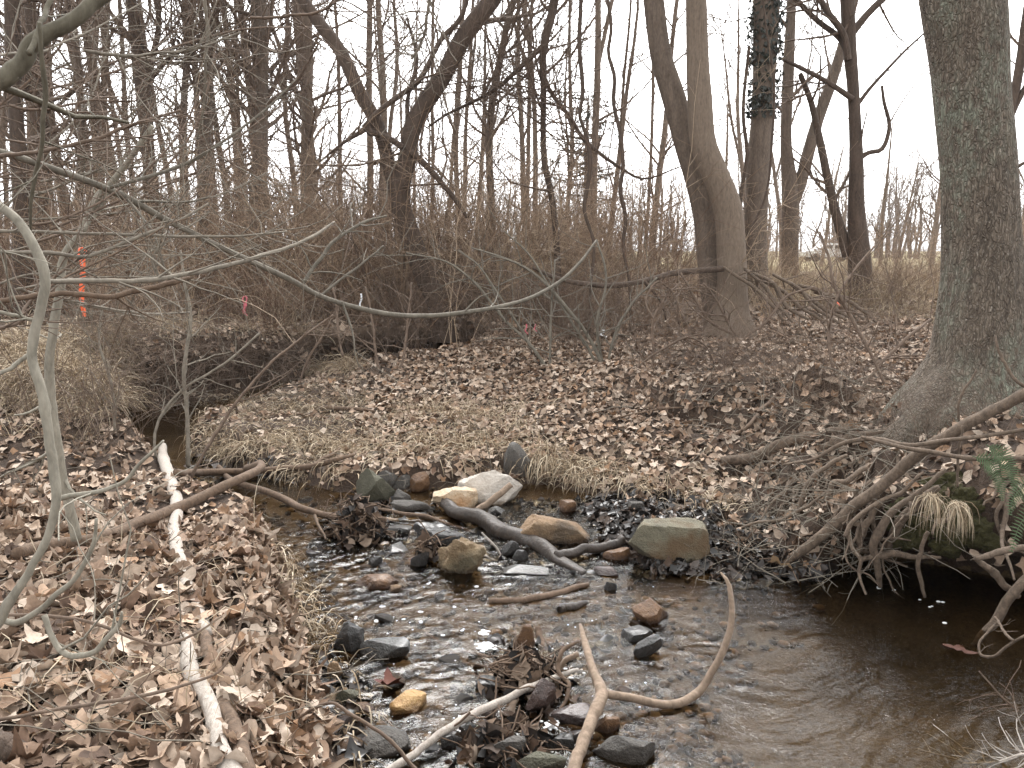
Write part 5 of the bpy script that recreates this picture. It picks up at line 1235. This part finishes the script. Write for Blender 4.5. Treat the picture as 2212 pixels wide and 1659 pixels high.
# the 300 nearest are leaves of their own
N1 = 300
vis = y > 1.75
first = np.concatenate([np.nonzero(vis)[0][:N1]])
rest = np.setdiff1d(np.arange(len(x)), first)
lm = []
for k in range(36):
    V_, T_ = HI[k % 24]
    col = TINTS[gl.choice(len(TINTS), p=TW)] * gl.uniform(.8, 1.25)
    lm.append(mesh_np('leaf', V_, None, T_, [M['leaf']], True, attr={'tint': np.tile(np.append(col, 1), (len(V_), 1))}))
for i in first:
    xx, yy = x[i], y[i]; e = .04
    n = np.array([float(Hz(xx - e, yy)[0] - Hz(xx + e, yy)[0]), float(Hz(xx, yy - e)[0] - Hz(xx, yy + e)[0]), 2 * e]); n = unit(unit(n) + gl.normal(size=3) * .36); n[2] = abs(n[2])
    o = put('leaf', lm[int(gl.integers(0, 36))], parent=ground)
    q = Vector(n).to_track_quat('Z', 'Y'); o.rotation_mode = 'QUATERNION'
    o.rotation_quaternion = q @ Matrix.Rotation(gl.uniform(0, 6.28), 3, 'Z').to_quaternion()
    o.location = (xx, yy, float(Hz(xx, yy)[0]) + gl.uniform(.008, .035)); s = sz[i] * 1.08; o.scale = (s, s, s)
near, *_ = scatter(x[rest], y[rest], sz[rest], HI, gl, (0, .035), tilt=.44, tw=np.array([.17, .18, .10, .14, .13, .06, .10, .08, .12]))
x, y = sample(9000, (-2.8, .1), (1.2, 4.2), lambda x, y, z: (z > .04) & in_view(x, y))
bits, *_ = scatter(x, y, gl.uniform(.015, .04, len(x)), LOW, gl, (0, .03), tilt=.5)
# everything further
x, y = sample(28000, (-4.6, 1.2), (3.3, 9.5), lambda x, y, z: (z > .035) & in_view(x, y) & ((undercut(x, y, z) < .05) | (gl.random(len(x)) < .1)) & ~((x > -2.4) & (y > 4.7) & (y < 7.6) & (z < .26) & (gl.random(len(x)) < .6)))
s2, *_ = scatter(x, y, gl.uniform(.04, .085, len(x)), LOW, gl, (0, .022), tilt=.45); 
x, y = sample(64000, (-1.2, 6.5), (3.0, 10.5), lambda x, y, z: (z > .03) & in_view(x, y) & ~((x < 1.2) & (y < 4.2) & (z < .05)))
s3, *_ = scatter(x, y, gl.uniform(.04, .08, len(x)), LOW, gl, (0, .022), tilt=.45)
x, y = sample(16000, (-9, 9), (9.3, 15), lambda x, y, z: (z > .2) & in_view(x, y))
s4, *_ = scatter(x, y, gl.uniform(.08, .15, len(x)), LOW, gl, (0, .02))
def join(list_of):
    V = []; T = []; Cc = []; n0 = 0
    for s_ in list_of:
        V += s_.V; Cc += s_.col; T += [t + n0 for t in s_.T]; n0 += s_.n
    return mesh_np('fallen_leaves', np.concatenate(V), None, np.concatenate(T), [M['leaf']], True, attr={'tint': np.concatenate(Cc)})
put('fallen_leaves', join([near, bits, s2, s3, s4]), 'carpet of dry curled brown leaves over the banks', kind='stuff')

# black wet leaves in the shallow hollow, on the debris and along the pool edge
WET = np.array([[.022, .018, .016], [.035, .026, .021], [.014, .012, .011], [.06, .042, .032], [.10, .065, .045]]); WW = np.array([.3, .28, .2, .14, .08])
pts = []
for (xa, xb, ya, yb, n) in ((1060, 1720, 1075, 1240, 5200), (690, 850, 1070, 1200, 420), (1540, 1900, 1180, 1262, 700), (1050, 1260, 1380, 1520, 300), (900, 1130, 1560, 1650, 110), (1290, 1420, 1290, 1420, 90), (400, 640, 985, 1060, 260), (690, 800, 1400, 1650, 160), (860, 1300, 1080, 1260, 260)):
    for _ in range(n):
        p = on_z(rng.uniform(xa, xb), rng.uniform(ya, yb), .01)
        pts.append((p[0], p[1]))
pts = np.array(pts); zz = Hz(pts[:, 0], pts[:, 1])
sel = (zz > -.05) & (zz < .07); pts = pts[sel]
sw, *_ = scatter(pts[:, 0], pts[:, 1], gl.uniform(.04, .085, len(pts)), LOW, gl, (.004, .03), WET, WW, .45)
me = mesh_np('wet_leaves', np.concatenate(sw.V), None, np.concatenate(sw.T), [M['wetleaf']], True, attr={'tint': np.concatenate(sw.col)})
put('wet_leaves', me, 'sodden black leaves matted in the shallows', kind='stuff')
# leaf-clogged twig piles
def pile(label, box, n, lift, seed, z=.0):
    g = np.random.default_rng(seed); x0, x1, y0, y1 = box
    t = None; P = []
    c = on_z((x0 + x1) / 2, (y0 + y1) / 2, z + lift * .4)
    wx_ = width_at(c, x1 - x0) / 2; 
    t = empty('debris_pile', (c[0], c[1], 0), label, 'debris')
    k = n; pos = g.normal(size=(k, 3)) * np.array([wx_ * .45, wx_ * .4, 1]); hmax = lift * np.exp(-(pos[:, 0] / (wx_ * .7)) ** 2 - (pos[:, 1] / (wx_ * .7)) ** 2)
    pos[:, 2] = g.uniform(0, 1, k) * hmax
    nr = unit(g.normal(size=(k, 3)) + np.array([0, -.2, .5])); a = unit(np.cross(nr, g.normal(size=(k, 3)))); b = np.cross(nr, a)
    col = np.concatenate([WET, TINTS[[0, 3, 4, 1]] * .8])[g.choice(9, k)] ; so = Soup()
    for i in range(k):
        V_, T_ = LOW[int(g.integers(0, 18))]; s = g.uniform(.04, .08)
        so.add(pos[i] + s * (V_[:, :1] * a[i] + V_[:, 1:2] * b[i] + V_[:, 2:] * nr[i]), None, T_, np.tile(np.append(col[i], 1), (len(V_), 1)))
    put('leaves', mesh_np('leaves', np.concatenate(so.V), None, np.concatenate(so.T), [M['leaf']], True, attr={'tint': np.concatenate(so.col)}), parent=t, kind='stuff')
    m = n // 3
    b0 = g.normal(size=(m, 3)) * np.array([wx_ * .45, wx_ * .35, 0]); b0[:, 2] = g.uniform(0, lift * .8, m)
    dd = unit(g.normal(size=(m, 3)) * np.array([1, 1, .4])); L = g.uniform(.06, .28, m)
    PP = b0[:, None] + dd[:, None] * (np.linspace(-.5, .5, 5)[None, :, None] * L[:, None, None]) + np.cumsum(g.normal(0, .006, (m, 5, 3)), 1)
    s = Soup(); s.tubes(PP, g.uniform(.0015, .0045, m)[:, None] * np.linspace(1, .6, 5)[None], 4)
    put('twigs', s.mesh('twigs', [M['wood_brown']]), parent=t, kind='stuff')
pile('heap of sodden leaves and twigs caught on the curved branch end', (700, 840, 1060, 1185), 330, .24, 3)
pile('mid-stream heap of twigs and curled leaves caught under the pale stick', (1040, 1230, 1390, 1510), 230, .11, 4)
pile('small clot of leaves and twigs on the black block beside the craggy rock', (895, 955, 1160, 1215), 60, .13, 5)
pile('pale leaf and twig drift against the right side of the olive-grey boulder', (1540, 1720, 1140, 1240), 260, .10, 6)
pile('leaf and twig litter between the stones at the bottom centre', (960, 1220, 1560, 1640), 150, .06, 7)

# single leaves worth pointing at
def one_leaf(px, py, size, col, label, k, tilt=.2, lift=.02, mat='leaf'):
    V_, T_ = HI[k]; p = ground_at(px, py, lift)
    o = put('leaf', mesh_np('leaf', V_, None, T_, [M[mat]], True, attr={'tint': np.tile(np.append(col, 1), (len(V_), 1))}), label, 'leaf', loc=tuple(p))
    o.scale = (size,) * 3; o.rotation_euler = (-.35 + rng.normal(0, tilt), rng.normal(0, tilt), rng.uniform(0, 6.28))
one_leaf(838, 1478, .12, (.11, .036, .022), 'red-brown lobed leaf stranded behind the orange-tan stone', 0)
one_leaf(2062, 1402, .13, (.10, .045, .032), 'reddish leaf floating in the pool at the right', 3, .05, .012)
one_leaf(1680, 1225, .13, (.48, .33, .20), 'pale tan leaf lying alone on the black leaves at the pool edge', 1)
one_leaf(1440, 1055, .14, (.27, .14, .08), 'large brown leaf standing on the bar edge', 4, .6)
one_leaf(1925, 1180, .07, (.5, .34, .14), 'small yellow leaf caught in the roots at the pool edge', 2, .6)

# ------------------------------------------------------------------ dry grass
GT = np.array([[.50, .405, .285], [.38, .295, .20], [.58, .49, .365], [.26, .19, .125]])
def blades(base, n_each, g, L=(.10, .26), spread=.05, droop=.9, up=.7, w=.0026, out=None):
    m = len(base) * n_each
    b = np.repeat(base, n_each, 0) + g.normal(size=(m, 3)) * np.array([spread, spread, .004])
    d = unit(g.normal(size=(m, 3)) * np.array([1, 1, .3]) * .6 + np.array([0, 0, up]) + (0 if out is None else np.repeat(out, n_each, 0)))
    k = 5; P = np.zeros((m, k, 3)); P[:, 0] = b; Ln = g.uniform(*L, m)[:, None] / (k - 1)
    for q in range(1, k):
        d = unit(d + np.array([0, 0, -droop]) * q / k + g.normal(size=(m, 3)) * .1); P[:, q] = P[:, q - 1] + d * Ln
    side = unit(np.cross(P[:, -1] - P[:, 0], g.normal(size=(m, 3))))[:, None] * (np.array([1, .9, .8, .6, .15])[None, :, None] * w)
    V = np.stack([P - side, P + side], 2).reshape(m, -1, 3)
    q = np.array([[2 * i, 2 * i + 1, 2 * i + 3, 2 * i + 2] for i in range(k - 1)])
    col = GT[g.choice(4, m)] * g.uniform(.75, 1.2, (m, 1))
    return V.reshape(-1, 3), (q[None] + (np.arange(m) * 2 * k)[:, None, None]).reshape(-1, 4), np.repeat(np.concatenate([col, np.ones((m, 1))], 1), 2 * k, 0)
so = Soup(); gg = np.random.default_rng(9)
def along(poly, n, jit):
    P = resample(np.array([[*p, 0] for p in poly], float), n); return [(a + gg.normal(0, jit), b + gg.normal(0, jit)) for a, b, _ in P]
def gpts(px): return np.array([ground_at(a, b) for a, b in px])
toward = np.array([0, -1.0, .1])
for poly, n, jit, each, kw in (
    ([(620, 1000), (760, 985), (880, 965), (960, 962), (1060, 950), (1160, 975), (1260, 1005), (1330, 1025)], 150, 14, 18, dict(L=(.05, .28), droop=1.1, up=.4)),
    ([(900, 962), (960, 965), (1010, 968), (1060, 958)], 26, 10, 18, dict(L=(.06, .34), droop=1.1, up=.4)),
    ([(1150, 985), (1200, 1000), (1290, 1020)], 26, 12, 15, dict(L=(.05, .28), droop=1.1, up=.4)),
    ([(470, 965), (560, 950), (680, 960), (820, 970)], 60, 10, 18, dict(L=(.12, .26), droop=1.0, up=.35)),
    ([(450, 925), (520, 885), (610, 858), (700, 830)], 40, 6, 16, dict(L=(.06, .14), droop=1.0, up=.3)),
    ([(560, 890), (660, 880), (760, 860)], 26, 14, 14, dict(L=(.08, .18))),
    ([(870, 900), (960, 890), (1060, 905), (1130, 925)], 34, 10, 22, dict(L=(.10, .22))),
    ([(690, 800), (705, 805)], 6, 5, 50, dict(L=(.2, .4), droop=.9)), ([(745, 795), (760, 800)], 6, 5, 50, dict(L=(.2, .4), droop=.9)),
    ([(1330, 1030), (1420, 1050), (1500, 1075), (1600, 1090)], 34, 10, 12, dict(L=(.06, .16))),
    ([(640, 1290), (690, 1420), (730, 1560), (750, 1650)], 60, 10, 16, dict(L=(.06, .18), droop=1.1, up=.3)),
    ([(570, 1180), (610, 1240), (640, 1300)], 26, 8, 14, dict(L=(.06, .16), droop=1.1, up=.3))):
    B_ = gpts(along(poly, n, jit)); V_, Q_, c_ = blades(B_, each, gg, out=np.tile(toward * .7, (len(B_), 1)), **kw); so.add(V_, Q_, None, c_)
for (xa, xb, ya, yb, n, each, kw) in ((20, 255, 735, 880, 330, 24, dict(L=(.15, .45), droop=.9, w=.003)), (1880, 2040, 640, 700, 40, 14, dict(L=(.2, .5), droop=.5, w=.003)), (250, 720, 700, 730, 60, 10, dict(L=(.15, .4), droop=.7, w=.003)), (20, 200, 880, 960, 30, 8, dict(L=(.12, .3), droop=.6)), (450, 1150, 850, 975, 760, 13, dict(L=(.07, .2), droop=1.6, up=.15, spread=.09)), (1000, 1600, 940, 1060, 120, 8, dict(L=(.05, .15), droop=1.4, up=.3)), (620, 1300, 790, 880, 140, 9, dict(L=(.06, .18), droop=1.5, up=.2, spread=.08)), (0, 600, 1150, 1640, 80, 5, dict(L=(.1, .3), droop=1.0, w=.0014))):
    B_ = gpts([(gg.uniform(xa, xb), gg.uniform(ya, yb)) for _ in range(n)]); V_, Q_, c_ = blades(B_, each, gg, **kw); so.add(V_, Q_, None, c_)
# long grass before the yellow field
xg = gg.uniform(3.0, 11, 1500); yg = gg.uniform(11, 19, 1500); zg = Hz(xg, yg)
V_, Q_, c_ = blades(np.stack([xg, yg, zg], 1), 9, gg, L=(.3, .8), droop=.35, up=1.3, w=.004, spread=.08); so.add(V_, Q_, None, c_)
put('dry_grass', mesh_np('dry_grass', np.concatenate(so.V), np.concatenate(so.Q), None, [M['grass']], True, attr={'tint': np.concatenate(so.col)}), 'straw-coloured dead grass along the bar and banks', kind='stuff')
# twig litter, and root hairs along the cut bank
so = Soup()
for (xa, xb, ya, yb, n, Lr, lf) in ((1600, 1960, 900, 1230, 260, (.12, .5), .10), (1380, 1960, 740, 980, 210, (.12, .5), .08), (0, 620, 1000, 1650, 130, (.08, .35), .03), (620, 1500, 760, 1060, 150, (.1, .45), .03), (180, 760, 720, 900, 150, (.15, .6), .15), (1480, 1900, 1130, 1270, 110, (.06, .3), .04)):
    B_ = gpts([(gg.uniform(xa, xb), gg.uniform(ya, yb)) for _ in range(n)]); B_[:, 2] += gg.uniform(.005, lf, n)
    dd = unit(gg.normal(size=(n, 3)) * np.array([1, .8, .35])); L = gg.uniform(*Lr, n)
    P = np.zeros((n, 6, 3)); P[:, 0] = B_
    for q in range(1, 6):
        dd = unit(dd + gg.normal(size=(n, 3)) * .16); P[:, q] = P[:, q - 1] + dd * (L / 5)[:, None]
    so.tubes(P, gg.uniform(.0011, .0034, n)[:, None] * np.linspace(1, .5, 6)[None], 4)
    A_, RA_ = sprout(P, np.full((n, 6), .002), n, (.04, .18), (30, 70), 4, 0, .2, 1, .6, .15, .0009); so.tubes(A_, RA_, 3)
put('fallen_twigs', so.mesh('fallen_twigs', [M['twig_grey']]), 'fine grey twig litter over the banks', kind='stuff')
so = Soup(); n = 420
xr_ = gg.uniform(-3.4, -.5, n); yr_ = np.interp(xr_, [-4.2, -3.25, -2.6, -1.5, -.6], [7.3, 7.5, 9.15, 10.2, 10.6]) + gg.uniform(-.1, .25, n)
P = np.zeros((n, 6, 3)); P[:, 0] = np.stack([xr_, yr_, Hz(xr_, yr_) + .02], 1); dd = np.stack([gg.normal(0, .4, n), np.full(n, -.9), gg.uniform(-.2, .5, n)], 1); L = gg.uniform(.15, .6, n)
for q in range(1, 6):
    dd = unit(dd + np.array([0, 0, -.55]) + gg.normal(size=(n, 3)) * .15); P[:, q] = P[:, q - 1] + dd * (L / 5)[:, None]
so.tubes(P, gg.uniform(.0015, .004, n)[:, None] * np.linspace(1, .4, 6)[None], 3)
put('hanging_roots', so.mesh('hanging_roots', [M['twig']]), 'root hairs and stems hanging over the cut bank', kind='stuff')
# hanging tufts on the right bank, and moss
def tuft(px, py, n, label, L, Y):
    p = on_y(px, py, Y)
    V_, Q_, c_ = blades(np.array([[0, 0, 0.0]]), n, gg, L=L, spread=.014, droop=2.6, up=.05, out=np.array([toward * .8]), w=.0013)
    put('grass_tuft', mesh_np('grass_tuft', V_, Q_, None, [M['grass']], True, attr={'tint': c_}), label, 'grass tuft', loc=tuple(p))
tuft(2010, 1068, 110, 'straw-coloured tuft hanging down the moss face, the left one', (.03, .2), 3.16)
tuft(2066, 1085, 120, 'straw-coloured tuft hanging down the moss face, the right one nearer the fern', (.03, .21), 3.14)
def moss_patch(label, pts, r, Y=None):
    c = np.array([ground_at(a, b) if Y is None else on_y(a, b, Y) for a, b in pts])
    V, F = ico(4); so = Soup()
    o = c.mean(0)
    for q in c:
        W = V * r * rng.uniform(.7, 1.2) * np.array([1.2, .9, .8]); W = W * (1 + .3 * fbm(W[:, 0] * 60 + q[0] * 9, W[:, 1] * 60, W[:, 2] * 60, seed=2) + .14 * vn(W[:, 0] * 300, W[:, 1] * 300, W[:, 2] * 300, seed=4))[:, None]
        so.add(W + q - o, None, F)
    put('moss', so.mesh('moss', [M['moss']]), label, 'moss', loc=tuple(o))
moss_patch('bright green moss cushion on the edge of the left bank', [(590, 1285), (602, 1300), (580, 1310), (612, 1325), (600, 1268)], .022)
moss_patch('olive moss cushion on the earth face under the hanging tufts', [(1960, 1090), (1985, 1070), (2020, 1050), (2060, 1040), (2010, 1100), (2050, 1120), (2090, 1070), (2100, 1120), (1965, 1120), (2120, 1140), (2030, 1075), (2075, 1095), (1940, 1105), (2000, 1130), (2065, 1065), (2110, 1095), (2035, 1110), (1975, 1095), (1945, 1140), (1985, 1150), (2025, 1145), (2065, 1160), (2100, 1165), (1960, 1165), (2140, 1170), (2045, 1180)], .05)

# ferns
def fern(label, specs, Y):
    P0 = on_y(specs[0][0][0], specs[0][0][1], Y)
    t = empty('fern', P0, label, 'fern')
    for line in specs:
        P = np.array([on_y(a, b, Y - .03 * k) for k, (a, b) in enumerate(line)]) - P0
        P = resample(P, 26); so = Soup(); so.tubes(P[None], np.linspace(.002, .0008, 26)[None], 4)
        tg = unit(np.gradient(P, axis=0))
        view = unit(np.array([0, -1, .35])); L0 = min(.05, .28 * np.linalg.norm(np.diff(P, axis=0), axis=1).sum())
        for k in range(2, 26):
            L = L0 * min(1, (k / 5)) * (1 - (k / 27) ** 2.2)
            for s_ in (-1, 1):
                sd = unit(np.cross(tg[k], view)) * s_ + tg[k] * .25
                a = P[k]; w = tg[k] * .0024
                tip = a + sd * L + view * rng.normal(0, .006)
                mid = a + sd * L * .5 + view * .004
                so.add(np.array([a - w, a + w, mid + w, mid - w, tip]), [[0, 1, 2, 3]], [[3, 2, 4]])
        put('frond', so.mesh('frond', [M['fern']], False), parent=t)
fern('green fern with two fronds drooping at the right edge of the bank', [[(2100, 985), (2140, 1000), (2160, 1040), (2165, 1080)], [(2130, 960), (2165, 985), (2185, 1020), (2190, 1060)]], 2.95)
fern('larger green fern frond hanging at the right edge above the fallen limb', [[(2290, 1080), (2230, 1100), (2200, 1140), (2185, 1190)], [(2270, 1040), (2215, 1050), (2190, 1075), (2180, 1110)]], 2.85)

# foam and bubbles
so = Soup(); V0, F0 = ico(2)
def foam(px, py, r, n, spread, flatk=.45):
    for _ in range(n):
        p = on_z(px + rng.normal(0, spread), py + rng.normal(0, spread * .5), .006)
        if float(Hz(p[0], p[1])[0]) > .01: continue
        W = V0 * r * rng.uniform(.5, 1.2) * np.array([1.3, 1, flatk]); so.add(W + p, None, F0)
foam(1050, 1395, .007, 46, 10); foam(1045, 1368, .006, 26, 6); foam(1190, 1565, .006, 30, 10); foam(980, 1570, .005, 24, 40); foam(1060, 1630, .006, 24, 8); foam(1235, 1455, .005, 22, 16)
for px, py in ((770, 1333), (812, 1342), (905, 1322), (908, 1345), (985, 1310), (870, 1336), (830, 1310), (960, 1372), (1000, 1360), (1095, 1262), (930, 1258), (1030, 1265), (1990, 1296), (1930, 1275), (1895, 1270), (2010, 1310), (2032, 1300), (2043, 1345)):
    foam(px, py, .0065, 2, 3, .5)
for _ in range(150):
    foam(rng.uniform(680, 1420), rng.uniform(1230, 1640), .0028, 1, 4)
put('foam', so.mesh('foam', [M['foam']]), 'white bubbles and foam on the stream', kind='stuff')

# ------------------------------------------------------------------ survey tapes
def tape(px, y0, y1, w, Y, mat, label, knot=True, sway=4):
    n = 14; c = np.array([on_y(px + sway * math.sin(k * .6) * k / n, y0 + (y1 - y0) * k / (n - 1), Y) for k in range(n)])
    W = width_at(c[0], w) / 2; o0 = c[0].copy(); c = c - o0
    t = empty('marker_tape', o0, label, 'tape')
    tw = np.linspace(0, 1.1, n)
    sd = np.stack([np.cos(tw), np.sin(tw) * .6, 0 * tw], 1) * W; th = np.array([0, .0015, 0])
    V = np.concatenate([c - sd, c + sd, c - sd + th, c + sd + th]); Q = []
    for k in range(n - 1):
        Q += [[k, n + k, n + k + 1, k + 1], [2 * n + k, 2 * n + k + 1, 3 * n + k + 1, 3 * n + k], [k, k + 1, 2 * n + k + 1, 2 * n + k], [n + k, 3 * n + k, 3 * n + k + 1, n + k + 1]]
    put('tail', mesh_np('tail', V, Q, None, [M[mat]]), parent=t)
    if knot:
        a = np.linspace(0, 2 * math.pi, 14); P = np.stack([np.cos(a) * W * 1.3, np.sin(a) * W * .5, np.sin(a) * W * 1.9 + W * 1.6], 1)
        s = Soup(); s.tubes(P[None], np.full((1, 14), W * .42), 6); put('knot', s.mesh('knot', [M[mat]]), parent=t)
tape(178, 556, 684, 12, 6.6, 'tape_orange', 'orange marker tape tied to a twig at the left, its tail hanging long')
tape(529, 652, 682, 7, 9.2, 'tape_pink', 'short pink marker tape hanging in the thicket above the cut bank')
tape(780, 634, 672, 4, 8.9, 'tape_white', 'white marker tape hanging below the V-forked tree', False, 5)
tape(1137, 700, 722, 3, 9.0, 'tape_pink', 'faint pink tape behind the bar, the left of a close pair', False)
tape(1156, 700, 716, 3, 9.0, 'tape_pink', 'faint pink tape behind the bar, the right of a close pair', False)
tape(1810, 636, 660, 9, 9.5, 'tape_orange', 'small orange flag among the grass right of the twin-stemmed tree', False)
tape(1302, 712, 728, 7, 8.6, 'tape_white', 'white plastic scrap lying on the leaves behind the terrace shrub', False, 9)

# pale car far off beyond the thicket
cx, cy = (1782 - PW / 2) / FOC * 62, 62.0
cz = float(Hz(cx, cy)[0])
t = empty('parked_car', (cx, cy, cz), 'white car glimpsed through the brush at the edge of the yellow field', 'car')
def prism(prof, w):
    n = len(prof); V = [(x, -w / 2, z) for x, z in prof] + [(x, w / 2, z) for x, z in prof]
    import bmesh
    bm = bmesh.new(); vs = [bm.verts.new(v) for v in V]
    bm.faces.new(vs[:n][::-1]); bm.faces.new(vs[n:])
    for k in range(n): bm.faces.new([vs[k], vs[(k + 1) % n], vs[n + (k + 1) % n], vs[n + k]])
    bmesh.ops.recalc_face_normals(bm, faces=bm.faces)
    bmesh.ops.bevel(bm, geom=list(bm.edges), offset=.05, segments=2, affect='EDGES')
    me = bpy.data.meshes.new('part'); bm.to_mesh(me); bm.free(); return me
bm_ = prism([(-2.1, .35), (-2.15, .75), (-1.3, .9), (1.9, .92), (2.1, .8), (2.1, .35)], 1.7); bm_.materials.append(M['car']); put('body', bm_, parent=t)
bm_ = prism([(-1.2, .88), (-.55, 1.38), (.9, 1.42), (1.7, .9)], 1.5); bm_.materials.append(M['car']); put('cabin', bm_, parent=t)
for a in ((-.95, .95, -.48, 1.3, -.02, 1.3, -.02, .95), (.06, .95, .06, 1.3, .8, 1.32, 1.3, .95)):
    q = prism([(a[0], a[1]), (a[2], a[3]), (a[4], a[5]), (a[6], a[7])], 1.53); q.materials.append(M['glass']); put('window', q, parent=t)
for sx in (-1.3, 1.3):
    for sy in (-.78, .78):
        a = np.linspace(0, 2 * math.pi, 20); s = Soup(); s.tubes(np.array([[[sx, sy - .1, .32], [sx, sy - .099, .32], [sx, sy + .099, .32], [sx, sy + .1, .32]]]), np.array([[.02, .32, .32, .02]]), 20); put('wheel', s.mesh('wheel', [M['rubber']]), parent=t)

# ------------------------------------------------------------------ thin winter air
HZ_ON = True
if HZ_ON:
    x0, x1, y0, y1, z0, z1 = -130, 150, -8, 140, -1.6, 19
    hv = [(x, y, z) for z in (z0, z1) for x, y in ((x0, y0), (x1, y0), (x1, y1), (x0, y1))]
    hq = [(0, 3, 2, 1), (4, 5, 6, 7), (0, 1, 5, 4), (1, 2, 6, 5), (2, 3, 7, 6), (3, 0, 4, 7)]
    m = bpy.data.materials.new('haze'); m.use_nodes = True; m.node_tree.nodes.clear()
    vp = m.node_tree.nodes.new('ShaderNodeVolumePrincipled'); vp.inputs['Density'].default_value = .0005; vp.inputs['Color'].default_value = (.93, .94, 1, 1)
    ou = m.node_tree.nodes.new('ShaderNodeOutputMaterial'); m.node_tree.links.new(vp.outputs[0], ou.inputs['Volume'])
    put('haze', mesh_np('haze', hv, hq, None, [m], False), 'thin winter haze between the trees', kind='stuff')
